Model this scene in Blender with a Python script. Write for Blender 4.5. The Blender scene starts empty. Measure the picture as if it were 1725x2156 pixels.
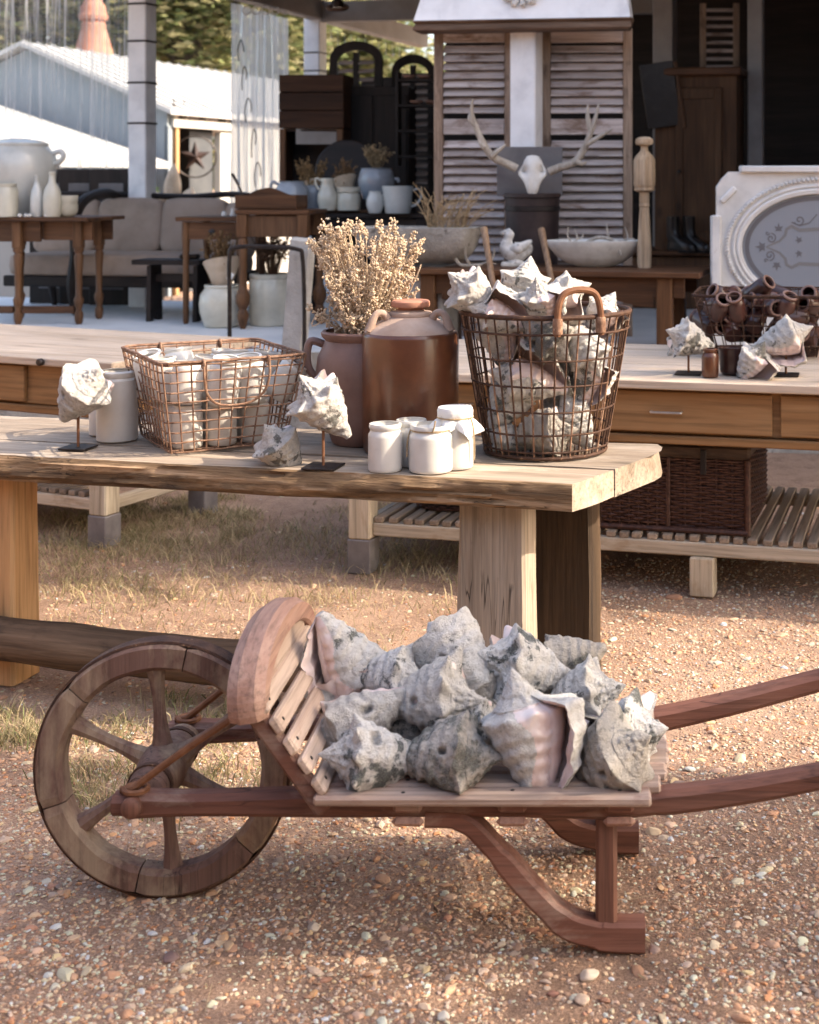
import bpy, bmesh, math, random
import numpy as np
from mathutils import Vector, Matrix, Quaternion, noise

random.seed(7); np.random.seed(7)
R = math.radians
scene = bpy.context.scene
COL = scene.collection

# ------------------------------------------------------------------ camera
FPX, CX, HZ, EYE = 3000.0, 1255.0, 375.0, 1.5      # measured on the photograph (1725 x 2156 units)
cam_d = bpy.data.cameras.new('camera'); cam = bpy.data.objects.new('camera', cam_d)
COL.objects.link(cam); scene.camera = cam
cam.location = (0, 0, EYE); cam.rotation_euler = (R(90), 0, 0)
cam_d.sensor_fit = 'VERTICAL'; cam_d.sensor_width = 36; cam_d.sensor_height = 36
cam_d.lens = FPX/2156*36
cam_d.shift_x = -(CX-862.5)/2156; cam_d.shift_y = -(1078-HZ)/2156
cam_d.clip_start = 0.05; cam_d.clip_end = 400
cam_d.dof.use_dof = True; cam_d.dof.focus_distance = 3.75; cam_d.dof.aperture_fstop = 5.0

# ------------------------------------------------------------------ sky, sun, exposure
SUN_AZ, SUN_EL = 97.0, 36.0                         # azimuth from +Y towards +X
world = bpy.data.worlds.new('World'); scene.world = world; world.use_nodes = True
wn = world.node_tree.nodes; wl = world.node_tree.links
sky = wn.new('ShaderNodeTexSky'); sky.sky_type = 'NISHITA'; sky.sun_disc = False
sky.sun_elevation = R(SUN_EL); sky.sun_rotation = R(SUN_AZ)
sky.air_density = 1.0; sky.dust_density = 4.0; sky.ozone_density = 0.6
wl.new(sky.outputs[0], wn['Background'].inputs[0]); wn['Background'].inputs[1].default_value = 0.15
sun_d = bpy.data.lights.new('sun', 'SUN'); sun = bpy.data.objects.new('sun', sun_d); COL.objects.link(sun)
sun_d.energy = 2.25; sun_d.angle = R(0.6); sun_d.color = (1.0, 0.90, 0.76)
SV = Vector((math.cos(R(SUN_EL))*math.sin(R(SUN_AZ)), math.cos(R(SUN_EL))*math.cos(R(SUN_AZ)), math.sin(R(SUN_EL))))
sun.rotation_euler = SV.to_track_quat('Z', 'Y').to_euler(); sun.location = (8, 0, 8)
vs = scene.view_settings; vs.view_transform = 'Standard'; vs.look = 'None'; vs.gamma = 1; vs.use_curve_mapping = False
vs.exposure = 2.0
try: vs.use_white_balance = True; vs.white_balance_temperature = 6850; vs.white_balance_tint = 12
except Exception: pass
try:
    scene.cycles.use_denoising = True
    scene.cycles.max_bounces = 8; scene.cycles.transparent_max_bounces = 24
    scene.cycles.sample_clamp_indirect = 6
except Exception: pass

# ------------------------------------------------------------------ helpers
def at(u, v, d): return Vector(((u-CX)/FPX*d, d, EYE-(v-HZ)/FPX*d))   # a point measured on the photo, d metres away
def on(u, v, z):                                                       # the same, on the level plane z
    return at(u, v, FPX*(EYE-z)/(v-HZ))

class MB:
    def __init__(s): s.v=[]; s.f=[]; s.m=[]; s.sm=[]
    def add(s, verts, faces, mat=0, smooth=False):
        o=len(s.v); s.v.extend([tuple(p) for p in verts])
        for f in faces: s.f.append(tuple(i+o for i in f)); s.m.append(mat); s.sm.append(smooth)
        return s
    def box(s, c, size, bev=0.004, rot=None, mat=0, jit=0.0):
        hx,hy,hz=[a/2 for a in size]; b=min(bev, hx*.9, hy*.9, hz*.9)
        vs_=[]; idx={}
        for sx in (-1,1):
            for sy in (-1,1):
                for sz in (-1,1):
                    for ax in range(3):
                        p=[sx*(hx-(b if ax!=0 else 0)), sy*(hy-(b if ax!=1 else 0)), sz*(hz-(b if ax!=2 else 0))]
                        idx[(sx,sy,sz,ax)]=len(vs_); vs_.append(p)
        F=[]
        for sg in (-1,1):
            F.append([idx[(sg,a,c_,0)] for a,c_ in ((-1,-1),(1,-1),(1,1),(-1,1))])
            F.append([idx[(a,sg,c_,1)] for a,c_ in ((-1,-1),(1,-1),(1,1),(-1,1))])
            F.append([idx[(a,c_,sg,2)] for a,c_ in ((-1,-1),(1,-1),(1,1),(-1,1))])
        for a in (-1,1):
            for c_ in (-1,1):
                F.append([idx[(a,c_,-1,0)],idx[(a,c_,1,0)],idx[(a,c_,1,1)],idx[(a,c_,-1,1)]])
                F.append([idx[(a,-1,c_,0)],idx[(a,1,c_,0)],idx[(a,1,c_,2)],idx[(a,-1,c_,2)]])
                F.append([idx[(-1,a,c_,1)],idx[(1,a,c_,1)],idx[(1,a,c_,2)],idx[(-1,a,c_,2)]])
                for d in (-1,1): F.append([idx[(a,c_,d,0)],idx[(a,c_,d,1)],idx[(a,c_,d,2)]])
        C=Vector(c); out=[]
        for p in vs_:
            q=Vector(p)
            if jit: q=q+Vector((random.uniform(-jit,jit),random.uniform(-jit,jit),random.uniform(-jit,jit)))
            if rot is not None: q=rot@q
            out.append(q+C)
        return s.add(out,F,mat)
    def tube(s, pts, r, n=8, closed=False, mat=0, caps=True, smooth=True, flat=1.0):
        P=[Vector(p) for p in pts]; k=len(P)
        rs=(list(r) if len(r)==k else lerpn(r,k)) if hasattr(r,'__len__') else [r]*k
        up=None; rings=[]
        for i in range(k):
            a=P[(i-1)%k] if (closed or i>0) else P[i]; b=P[(i+1)%k] if (closed or i<k-1) else P[i]
            t=(b-a); t=t.normalized() if t.length>1e-9 else Vector((0,0,1))
            if up is None:
                up=Vector((0,0,1)) if abs(t.z)<.9 else Vector((0,1,0))
            x=(up-t*up.dot(t))
            if x.length<1e-6: x=t.orthogonal()
            x.normalize(); up=x; y=t.cross(x)
            rings.append([P[i]+(x*math.cos(2*math.pi*j/n)+y*math.sin(2*math.pi*j/n)*flat)*rs[i] for j in range(n)])
        V=[p for rg in rings for p in rg]; F=[]
        for i in range(k if closed else k-1):
            i2=(i+1)%k
            for j in range(n): F.append((i*n+j,i*n+(j+1)%n,i2*n+(j+1)%n,i2*n+j))
        s.add(V,F,mat,smooth)
        if caps and not closed:
            o=len(s.v)-len(V)
            s.f.append(tuple(o+j for j in range(n-1,-1,-1))); s.m.append(mat); s.sm.append(False)
            s.f.append(tuple(o+(k-1)*n+j for j in range(n))); s.m.append(mat); s.sm.append(False)
        return s
    def lathe(s, prof, n=28, c=(0,0,0), mat=0, smooth=True, wob=0.0, M=None, square=0.0):
        V=[];F=[];k=len(prof)
        for i,(r,z) in enumerate(prof):
            for j in range(n):
                a=2*math.pi*j/n; rr=r*(1+wob*math.sin(3*a+i*.4))
                if square: rr*= (1-square)+square/max(abs(math.cos(a)),abs(math.sin(a)))
                p=Vector((rr*math.cos(a),rr*math.sin(a),z))
                if M is not None: p=M@p
                V.append(p+Vector(c))
        for i in range(k-1):
            for j in range(n): F.append((i*n+j,i*n+(j+1)%n,(i+1)*n+(j+1)%n,(i+1)*n+j))
        s.add(V,F,mat,smooth); o=len(s.v)-len(V)
        if prof[0][0]>1e-5: s.f.append(tuple(o+j for j in range(n-1,-1,-1))); s.m.append(mat); s.sm.append(False)
        if prof[-1][0]>1e-5: s.f.append(tuple(o+(k-1)*n+j for j in range(n))); s.m.append(mat); s.sm.append(False)
        return s
    def prism(s, poly, thick, M=None, mat=0, c=(0,0,0)):                 # outline in local XY, extruded by thick along Z
        n=len(poly); V=[Vector((x,y,0)) for x,y in poly]+[Vector((x,y,thick)) for x,y in poly]
        if M is not None: V=[M@p for p in V]
        V=[p+Vector(c) for p in V]
        F=[tuple(range(n-1,-1,-1)),tuple(range(n,2*n))]+[(i,(i+1)%n,n+(i+1)%n,n+i) for i in range(n)]
        return s.add(V,F,mat)
    def loft(s, rings, mat=0, smooth=False, closed=True, caps=True):     # rings of equal length joined in order
        n=len(rings[0]); V=[p for r_ in rings for p in r_]; F=[]
        for i in range(len(rings)-1):
            for j in range(n if closed else n-1): F.append((i*n+j,i*n+(j+1)%n,(i+1)*n+(j+1)%n,(i+1)*n+j))
        s.add(V,F,mat,smooth); o=len(s.v)-len(V)
        if caps:
            s.f.append(tuple(o+j for j in range(n-1,-1,-1))); s.m.append(mat); s.sm.append(False)
            k=(len(rings)-1)*n; s.f.append(tuple(o+k+j for j in range(n))); s.m.append(mat); s.sm.append(False)
        return s
    def mesh(s, name, mats, angle=38, recalc=True):
        me=bpy.data.meshes.new(name); me.from_pydata(s.v,[],s.f)
        for m in (mats if isinstance(mats,(list,tuple)) else [mats]): me.materials.append(m)
        me.polygons.foreach_set('material_index',s.m); me.polygons.foreach_set('use_smooth',s.sm)
        if recalc:
            bm=bmesh.new(); bm.from_mesh(me); bmesh.ops.recalc_face_normals(bm,faces=bm.faces); bm.to_mesh(me); bm.free()
        me.update()
        if any(s.sm): me.set_sharp_from_angle(angle=R(angle))
        return me
    def build(s, name, mats, parent=None, loc=(0,0,0), rot=None, angle=38):
        return link(name, s.mesh(name,mats,angle), parent, loc, rot)

def link(name, me, parent=None, loc=(0,0,0), rot=None):
    o=bpy.data.objects.new(name, me); COL.objects.link(o); o.location=loc
    if rot is not None: o.rotation_euler=rot
    if parent is not None: o.parent=parent
    return o
def tag(o, label=None, cat=None, group=None, kind=None):
    if label: o['label']=label
    if cat: o['category']=cat
    if group: o['group']=group
    if kind: o['kind']=kind
    return o
def thing(name, label, cat, loc=(0,0,0), rz=0.0, group=None):
    o=bpy.data.objects.new(name,None); COL.objects.link(o); o.location=loc; o.rotation_euler=(0,0,rz)
    o.empty_display_size=.1
    return tag(o,label,cat,group)
def rot_to(a, b=Vector((0,0,1))):                                         # rotation carrying b onto a
    return b.rotation_difference(Vector(a)).to_matrix()
def fbm(p, o=4): return noise.fractal(p, 1.0, 2.0, o)
def arc_pts(c, r, a0, a1, n, ax=(1,0,0), ay=(0,0,1)):
    c=Vector(c); ax=Vector(ax); ay=Vector(ay)
    return [c+ax*(r*math.cos(a0+(a1-a0)*i/(n-1)))+ay*(r*math.sin(a0+(a1-a0)*i/(n-1))) for i in range(n)]
def bez(pts, n=24):                                                       # smooth curve through the points
    P=[Vector(p) for p in pts]; out=[]
    for i in range(len(P)-1):
        p0=P[max(i-1,0)];p1=P[i];p2=P[i+1];p3=P[min(i+2,len(P)-1)]
        m=max(2,n//(len(P)-1))
        for j in range(m):
            t=j/m; out.append(0.5*((2*p1)+(p2-p0)*t+(2*p0-5*p1+4*p2-p3)*t*t+(3*p1-p0-3*p2+p3)*t**3))
    out.append(P[-1]); return out
def lerpn(a, n): # resample radii list to n
    return list(np.interp(np.linspace(0,1,n), np.linspace(0,1,len(a)), a))

# ------------------------------------------------------------------ materials
def newmat(name):
    m=bpy.data.materials.new(name); m.use_nodes=True
    return m, m.node_tree.nodes, m.node_tree.links, m.node_tree.nodes['Principled BSDF']
def coords(n, l, scale):
    tc=n.new('ShaderNodeTexCoord'); oi=n.new('ShaderNodeObjectInfo'); mu=n.new('ShaderNodeVectorMath'); mu.operation='MULTIPLY'
    cmb=n.new('ShaderNodeCombineXYZ')
    for i in range(3): l.new(oi.outputs['Random'],cmb.inputs[i])
    mu.inputs[1].default_value=(13.7,7.3,9.1); l.new(cmb.outputs[0],mu.inputs[0])
    ad=n.new('ShaderNodeVectorMath'); ad.operation='ADD'; l.new(tc.outputs['Object'],ad.inputs[0]); l.new(mu.outputs[0],ad.inputs[1])
    mp=n.new('ShaderNodeMapping'); mp.inputs['Scale'].default_value=scale; l.new(ad.outputs[0],mp.inputs['Vector'])
    return mp.outputs[0], ad.outputs[0], oi.outputs['Random']
def noise_n(n, l, vec, scale, detail=5, rough=.6, dist=0):
    t=n.new('ShaderNodeTexNoise'); t.inputs['Scale'].default_value=scale; t.inputs['Detail'].default_value=detail
    t.inputs['Roughness'].default_value=rough; t.inputs['Distortion'].default_value=dist; l.new(vec,t.inputs['Vector']); return t.outputs['Fac']
def ramp_n(n, l, fac, stops):
    r=n.new('ShaderNodeValToRGB'); e=r.color_ramp.elements
    while len(e)<len(stops): e.new(.5)
    for el,(p,c) in zip(e,stops): el.position=p; el.color=(*c,1) if len(c)==3 else c
    l.new(fac,r.inputs[0]); return r.outputs[0]
def mix_n(n, l, fac, a, b, mode='MIX'):
    m=n.new('ShaderNodeMix'); m.data_type='RGBA'; m.blend_type=mode
    if isinstance(fac,float): m.inputs[0].default_value=fac
    else: l.new(fac,m.inputs[0])
    for s,x in ((m.inputs[6],a),(m.inputs[7],b)):
        if isinstance(x,(tuple,list)): s.default_value=(*x,1)
        else: l.new(x,s)
    return m.outputs[2]
def bump_n(n, l, h, strength, dist=.01, normal=None):
    b=n.new('ShaderNodeBump'); b.inputs['Strength'].default_value=strength; b.inputs['Distance'].default_value=dist; l.new(h,b.inputs['Height'])
    if normal is not None: l.new(normal,b.inputs['Normal'])
    return b.outputs[0]
def vary(n, l, col, rnd, amt=.25):                                        # each board a shade of its own
    mr=n.new('ShaderNodeMapRange'); l.new(rnd,mr.inputs[0]); mr.inputs[3].default_value=1-amt; mr.inputs[4].default_value=1+amt
    v=n.new('ShaderNodeVectorMath'); v.operation='SCALE'; l.new(col,v.inputs[0]); l.new(mr.outputs[0],v.inputs['Scale']); return v.outputs[0]

def wood(name, cols, axis='X', sc=1.0, rough=.72, bump=.35, wear=None, wearpos=.58, var=.18, knots=0.0, spec=.3, cracks=0.0):
    m,n,l,p=newmat(name)
    s=[13*sc]*3; s['XYZ'.index(axis)]=1.1*sc
    vec,raw,rnd=coords(n,l,tuple(s))
    a=noise_n(n,l,vec,1.0,6,.62,.7)
    c=ramp_n(n,l,a,[(.28,cols[0]),(.5,cols[1]),(.72,cols[2])])
    s2=[95*sc]*3; s2['XYZ'.index(axis)]=3.5*sc
    mp=n.new('ShaderNodeMapping'); mp.inputs['Scale'].default_value=tuple(s2); l.new(raw,mp.inputs['Vector'])
    f=noise_n(n,l,mp.outputs[0],1.0,3,.6)
    fl=ramp_n(n,l,f,[(.3,(.62,)*3),(.52,(1,)*3),(.8,(1.12,)*3)])
    c=mix_n(n,l,1.0,c,fl,'MULTIPLY')
    if knots:
        v=n.new('ShaderNodeTexVoronoi'); v.inputs['Scale'].default_value=1.0
        mk=n.new('ShaderNodeMapping'); s3=[7*sc]*3; s3['XYZ'.index(axis)]=3*sc; mk.inputs['Scale'].default_value=tuple(s3); l.new(raw,mk.inputs['Vector']); l.new(mk.outputs[0],v.inputs['Vector'])
        k=ramp_n(n,l,v.outputs['Distance'],[(.04,(1,1,1)),(.16,(0,0,0))])
        km=n.new('ShaderNodeMath'); km.operation='MULTIPLY'; km.inputs[1].default_value=knots; l.new(k,km.inputs[0])
        c=mix_n(n,l,km.outputs[0],c,tuple(x*.28 for x in cols[0]))
    if wear:
        mw=n.new('ShaderNodeMapping'); s4=[9]*3; s4['XYZ'.index(axis)]=4; mw.inputs['Scale'].default_value=tuple(s4); l.new(raw,mw.inputs['Vector'])
        w=noise_n(n,l,mw.outputs[0],1.0,7,.68,.3)
        wf=ramp_n(n,l,w,[(wearpos-.09,(0,0,0)),(wearpos+.07,(1,1,1))])
        wm=mix_n(n,l,.5,wear,fl,'MULTIPLY'); c=mix_n(n,l,wf,c,wm)
    ck=None
    if cracks:
        mc=n.new('ShaderNodeMapping'); s5=[17*sc]*3; s5['XYZ'.index(axis)]=.9*sc; mc.inputs['Scale'].default_value=tuple(s5); mc.inputs['Location'].default_value=(3.1,7.7,1.3); l.new(raw,mc.inputs['Vector'])
        cn=noise_n(n,l,mc.outputs[0],1.0,3,.5,.5); cl=ramp_n(n,l,cn,[(.492,(0,0,0)),(.5,(1,1,1)),(.508,(0,0,0))])
        mm_=noise_n(n,l,raw,3.1,3,.6); mk_=ramp_n(n,l,mm_,[(.5,(0,0,0)),(.56,(cracks,)*3)])
        ckm=n.new('ShaderNodeMath'); ckm.operation='MULTIPLY'; l.new(cl,ckm.inputs[0]); l.new(mk_,ckm.inputs[1]); ck=ckm.outputs[0]
        c=mix_n(n,l,ck,c,tuple(x*.12 for x in cols[0]))
    c=vary(n,l,c,rnd,var)
    l.new(c,p.inputs['Base Color']); p.inputs['Roughness'].default_value=rough; p.inputs['Specular IOR Level'].default_value=spec
    h=n.new('ShaderNodeMath'); h.operation='ADD'; l.new(a,h.inputs[0]); l.new(f,h.inputs[1])
    l.new(bump_n(n,l,h.outputs[0],bump,.004),p.inputs['Normal'])
    return m
def spotted(name, cols, sc=8, rough=.6, bump=.25, metallic=0, spots=None, detail=6, fine=60, spec=.4, coat=0, var=.06, bdist=.004, stops=(.3,.5,.72)):
    m,n,l,p=newmat(name); vec,raw,rnd=coords(n,l,(1,1,1))
    a=noise_n(n,l,raw,sc,detail,.6,.2); c=ramp_n(n,l,a,list(zip(stops,cols)))
    b=noise_n(n,l,raw,fine,4,.65)
    if spots:
        col,scale,pos=spots; s=noise_n(n,l,raw,scale,6,.7); c=mix_n(n,l,ramp_n(n,l,s,[(pos,(0,0,0)),(pos+.05,(1,1,1))]),c,col)
    c=vary(n,l,c,rnd,var)
    l.new(c,p.inputs['Base Color']); p.inputs['Roughness'].default_value=rough; p.inputs['Metallic'].default_value=metallic
    p.inputs['Specular IOR Level'].default_value=spec; p.inputs['Coat Weight'].default_value=coat; p.inputs['Coat Roughness'].default_value=.12
    h=n.new('ShaderNodeMath'); h.operation='ADD'; l.new(a,h.inputs[0]); l.new(b,h.inputs[1])
    if bump: l.new(bump_n(n,l,h.outputs[0],bump,bdist),p.inputs['Normal'])
    return m
def attr_mat(name, rough=.8, trans=0.0, bump=0, hue=None):
    m,n,l,p=newmat(name); a=n.new('ShaderNodeAttribute'); a.attribute_name='tint'
    l.new(a.outputs['Color'],p.inputs['Base Color']); p.inputs['Roughness'].default_value=rough; p.inputs['Specular IOR Level'].default_value=.25
    if bump:
        tc=n.new('ShaderNodeTexCoord'); l.new(bump_n(n,l,noise_n(n,l,tc.outputs['Object'],120,4),bump,.003),p.inputs['Normal'])
    if trans:
        t=n.new('ShaderNodeBsdfTranslucent'); l.new(a.outputs['Color'],t.inputs[0]); mx=n.new('ShaderNodeMixShader'); mx.inputs[0].default_value=trans
        l.new(p.outputs[0],mx.inputs[1]); l.new(t.outputs[0],mx.inputs[2]); l.new(mx.outputs[0],n['Material Output'].inputs[0])
    return m

def shell_mat(name, base, dark, pos, green=(.25,.27,.24)):
    m,n,l,p=newmat(name); vec,raw,rnd=coords(n,l,(1,1,1))
    big=noise_n(n,l,raw,2.4,4,.6,.4); fin=noise_n(n,l,raw,11,9,.72,.4); spk=noise_n(n,l,raw,60,5,.7)
    c=ramp_n(n,l,fin,[(.30,tuple(x*.5 for x in base)),(.42,tuple(x*.86 for x in base)),(.52,base),(.7,tuple(min(.85,x*1.15) for x in base))])
    sm=n.new('ShaderNodeMath'); sm.operation='MULTIPLY_ADD'; sm.inputs[1].default_value=.55; l.new(fin,sm.inputs[0]); l.new(big,sm.inputs[2])
    r2=n.new('ShaderNodeMath'); r2.operation='MULTIPLY_ADD'; r2.inputs[1].default_value=.2; l.new(rnd,r2.inputs[0]); l.new(sm.outputs[0],r2.inputs[2])
    fac=ramp_n(n,l,r2.outputs[0],[(pos,(0,0,0)),(pos+.10,(1,1,1))])
    dk=ramp_n(n,l,spk,[(.3,tuple(x*.35 for x in dark)),(.5,dark),(.62,green),(.8,base)])
    c=mix_n(n,l,fac,c,dk)
    pits=ramp_n(n,l,spk,[(.24,(.35,.34,.33)),(.36,(1,1,1))]); c=mix_n(n,l,.8,c,pits,'MULTIPLY')
    c=vary(n,l,c,rnd,.09)
    l.new(c,p.inputs['Base Color']); p.inputs['Roughness'].default_value=.8; p.inputs['Specular IOR Level'].default_value=.25
    h=n.new('ShaderNodeMath'); h.operation='MULTIPLY_ADD'; h.inputs[1].default_value=.5; l.new(spk,h.inputs[0]); l.new(fin,h.inputs[2])
    l.new(bump_n(n,l,h.outputs[0],.8,.03),p.inputs['Normal'])
    return m

M={}
M['oak']=wood('weathered_oak',[(0.214,0.159,0.114),(0.316,0.249,0.188),(0.385,0.318,0.249)],'X',1,.75,.4,wear=(.42,.36,.295),wearpos=.62,knots=.5,cracks=.9)
M['oak_z']=wood('weathered_oak_upright',[(0.18,0.139,0.106),(0.295,0.24,0.184),(0.369,0.314,0.257)],'Z',1,.75,.5,wear=(.16,.11,.07),wearpos=.66,knots=.4,cracks=.95)
M['oak_shade_z']=wood('shade_darkened_oak',[(0.03,0.018,0.0108),(0.054,0.033,0.018),(0.09,0.054,0.03)],'Z',1,.7,.5)  # oak darkened in colour for the shade under the table top
M['oak_edge']=wood('rough_live_edge',[(0.0525,0.0315,0.018),(0.18,0.112,0.06),(0.45,0.3,0.18)],'X',1.6,.85,1.0,knots=.5,cracks=.9)
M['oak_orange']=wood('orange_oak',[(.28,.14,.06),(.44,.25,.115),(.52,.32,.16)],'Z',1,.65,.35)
M['log']=wood('old_brown_log',[(0.0525,0.0338,0.021),(0.112,0.0713,0.045),(0.173,0.116,0.075)],'X',1,.8,.8,wear=(.035,.022,.015),wearpos=.62)
M['barrow']=wood('worn_red_brown_paint',[(0.108,0.043,0.0285),(0.166,0.0704,0.0475),(0.223,0.108,0.0752)],'X',1,.6,.35,wear=(.27,.185,.145),wearpos=.61,cracks=.8)
M['barrow_z']=wood('worn_red_brown_paint_upright',[(0.0911,0.0373,0.0253),(0.14,0.0621,0.0411),(0.199,0.0994,0.0673)],'Z',1,.62,.35,wear=(.3,.2,.15),wearpos=.66)
M['barrow_pale']=wood('rubbed_red_brown_wood',[(0.252,0.13,0.0902),(0.36,0.21,0.156),(0.468,0.302,0.23)],'Y',1,.6,.3,wear=(.24,.105,.07),wearpos=.6)
M['felloe']=wood('chipped_felloe_wood',[(0.115,0.0624,0.0458),(0.153,0.0874,0.0666),(0.192,0.12,0.0915)],'Z',.8,.72,.5,wear=(.28,.205,.14),wearpos=.54,var=.08,cracks=.8)
M['slat']=wood('pale_worn_slat',[(.36,.25,.19),(.48,.36,.28),(.58,.46,.38)],'Y',1,.68,.25,wear=(.34,.18,.13),wearpos=.66,var=.14)
M['slat_x']=wood('pale_worn_floor_slat',[(.28,.19,.145),(.42,.31,.25),(.56,.45,.38)],'X',1,.68,.3,wear=(.24,.115,.085),wearpos=.6,var=.16)
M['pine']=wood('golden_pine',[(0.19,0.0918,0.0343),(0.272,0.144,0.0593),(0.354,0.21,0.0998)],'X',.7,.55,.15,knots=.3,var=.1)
M['top']=wood('scrubbed_table_top',[(.42,.32,.23),(.54,.43,.33),(.62,.52,.42)],'X',.8,.65,.25,knots=.55,var=.08)
M['pale_z']=wood('cream_limed_wood',[(.42,.34,.24),(.56,.47,.35),(.64,.56,.44)],'Z',1,.7,.25,wear=(.36,.25,.15),wearpos=.66)
M['pale_x']=wood('cream_limed_rail',[(.42,.34,.24),(.54,.45,.34),(.62,.53,.42)],'X',1,.7,.25,wear=(.36,.25,.15),wearpos=.66)
M['shelf']=wood('grey_brown_shelf_slat',[(.2,.145,.1),(.29,.22,.16),(.38,.3,.23)],'Y',1,.7,.3)
M['brown_x']=wood('brown_table_wood',[(0.0553,0.0223,0.0093),(0.0977,0.0418,0.0177),(0.143,0.067,0.0302)],'X',1,.5,.2)
M['brown_z']=wood('brown_turned_wood',[(0.067,0.0287,0.012),(0.121,0.0546,0.0229),(0.174,0.0859,0.0382)],'Z',1,.5,.2)
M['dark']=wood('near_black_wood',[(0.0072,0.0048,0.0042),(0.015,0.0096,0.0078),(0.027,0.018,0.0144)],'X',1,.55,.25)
M['dark_z']=wood('near_black_wood_upright',[(0.0072,0.0048,0.0042),(0.015,0.0096,0.0078),(0.027,0.018,0.0144)],'Z',1,.55,.25)
M['crate']=wood('dark_crate_boards',[(0.0198,0.00864,0.0045),(0.0462,0.02,0.0099),(0.0726,0.0324,0.0162)],'X',1,.7,.3)
M['shutter']=wood('weathered_shutter_wood',[(0.277,0.216,0.185),(0.428,0.36,0.333),(0.581,0.517,0.496)],'X',1,.55,.35,wear=(.17,.11,.08),wearpos=.6,spec=.5)
M['shutter_z']=wood('weathered_shutter_stile',[(.14,.09,.065),(.25,.175,.125),(.36,.27,.2)],'Z',1,.7,.4,wear=(.08,.05,.035),wearpos=.62)
M['moulding']=wood('brown_moulding',[(0.064,0.036,0.0224),(0.128,0.076,0.048),(0.24,0.16,0.112)],'X',1,.7,.4)
M['newel']=wood('pale_turned_newel',[(0.36,0.243,0.144),(0.468,0.342,0.225),(0.54,0.414,0.288)],'Z',1,.65,.25,wear=(.2,.13,.08),wearpos=.68)
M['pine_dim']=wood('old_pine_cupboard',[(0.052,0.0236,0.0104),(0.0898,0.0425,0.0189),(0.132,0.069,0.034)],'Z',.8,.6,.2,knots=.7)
M['stick']=wood('brown_handle',[(.16,.09,.05),(.24,.15,.09),(.32,.21,.13)],'Z',1,.55,.2)
M['white']=spotted('white_painted_wood',[(0.682,0.682,0.694),(0.814,0.814,0.818),(0.88,0.88,0.885)],6,.5,.1)
M['chipped']=spotted('chipped_white_paint',[(.6,.59,.57),(.72,.71,.69),(.78,.77,.75)],7,.55,.15,spots=(.17,.06,.03),) if False else spotted('chipped_white_paint',[(.6,.59,.57),(.72,.71,.69),(.78,.77,.75)],7,.55,.15,spots=((.17,.06,.03),9,.69))
M['floor_white']=spotted('whitewashed_floor',[(.5,.52,.54),(.6,.62,.63),(.66,.67,.68)],3,.6,.1)
M['grey_post']=spotted('grey_painted_post',[(0.21,0.195,0.188),(0.255,0.24,0.232),(0.3,0.285,0.27)],5,.6,.1)
M['ceiling']=spotted('grey_soffit',[(0.225,0.203,0.18),(0.27,0.247,0.225),(0.315,0.292,0.27)],3,.7,.1)
M['rust']=spotted('rusty_wire',[(0.108,0.0506,0.0285),(0.234,0.129,0.0808),(0.36,0.239,0.162)],40,.75,.5,metallic=.15,fine=260,spots=((.5,.36,.26),70,.62))
M['rust_dark']=spotted('dark_rusty_wire',[(0.0275,0.0121,0.0077),(0.0578,0.0264,0.0154),(0.11,0.055,0.0303)],30,.7,.5,metallic=.25,fine=200,spots=((.34,.2,.11),60,.62))
M['rust_rod']=spotted('rust_orange_rod',[(0.105,0.0413,0.0188),(0.18,0.075,0.0338),(0.24,0.112,0.0562)],25,.7,.4,metallic=.1)
M['iron']=spotted('dark_iron',[(.02,.016,.015),(.035,.028,.026),(.06,.05,.045)],20,.5,.2,metallic=.6)
M['steel']=spotted('dull_steel',[(.5,.48,.46),(.62,.6,.58),(.7,.68,.66)],20,.35,.1,metallic=.9)
M['foot']=spotted('grey_metal_foot',[(.14,.125,.125),(.2,.18,.175),(.25,.23,.22)],12,.6,.15)
M['ware_white']=spotted('cream_glazed_stoneware',[(.52,.50,.46),(.60,.58,.54),(.65,.63,.59)],9,.28,.05,spec=.5,coat=.25,spots=((.5,.43,.34),22,.72),var=.05)
M['ware_mug']=spotted('ivory_stoneware',[(.50,.455,.395),(.58,.535,.475),(.63,.59,.53)],9,.35,.05,spec=.5,coat=.15,spots=((.47,.38,.29),24,.72),var=.06)
M['ware_grey']=spotted('pale_grey_stoneware',[(.42,.43,.41),(.52,.53,.5),(.6,.6,.57)],5,.25,.03,spec=.5,coat=.3)
M['ware_cream']=spotted('buff_cream_stoneware',[(.42,.39,.31),(.53,.5,.41),(.6,.57,.48)],5,.3,.03,spec=.5,coat=.3)
M['ware_blue']=spotted('grey_blue_stoneware',[(.22,.25,.29),(.3,.33,.37),(.38,.41,.44)],5,.25,.03,spec=.5,coat=.35)
M['ware_brown']=spotted('salt_glazed_brown',[(0.06,0.0184,0.0072),(0.112,0.036,0.0136),(0.172,0.0624,0.024)],5,.33,.1,spec=.5,coat=.3,spots=((.05,.018,.01),14,.7))
M['ware_raw']=spotted('unglazed_dusty_shoulder',[(0.27,0.18,0.135),(0.36,0.257,0.198),(0.432,0.324,0.261)],9,.8,.2)
M['ware_plum']=spotted('plum_brown_earthenware',[(.13,.07,.055),(.2,.115,.09),(.27,.17,.14)],5,.5,.15)
M['ware_ox']=spotted('oxblood_jar_glaze',[(0.0315,0.0109,0.00836),(0.0585,0.0208,0.0157),(0.09,0.0372,0.0272)],14,.35,.05,coat=.3,var=.35)
M['terra']=spotted('terracotta',[(0.281,0.111,0.068),(0.357,0.162,0.102),(0.425,0.221,0.153)],5,.8,.2)
M['sofa']=spotted('taupe_linen',[(0.263,0.201,0.157),(0.317,0.247,0.198),(0.362,0.285,0.231)],6,.95,.2,fine=400)
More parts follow.
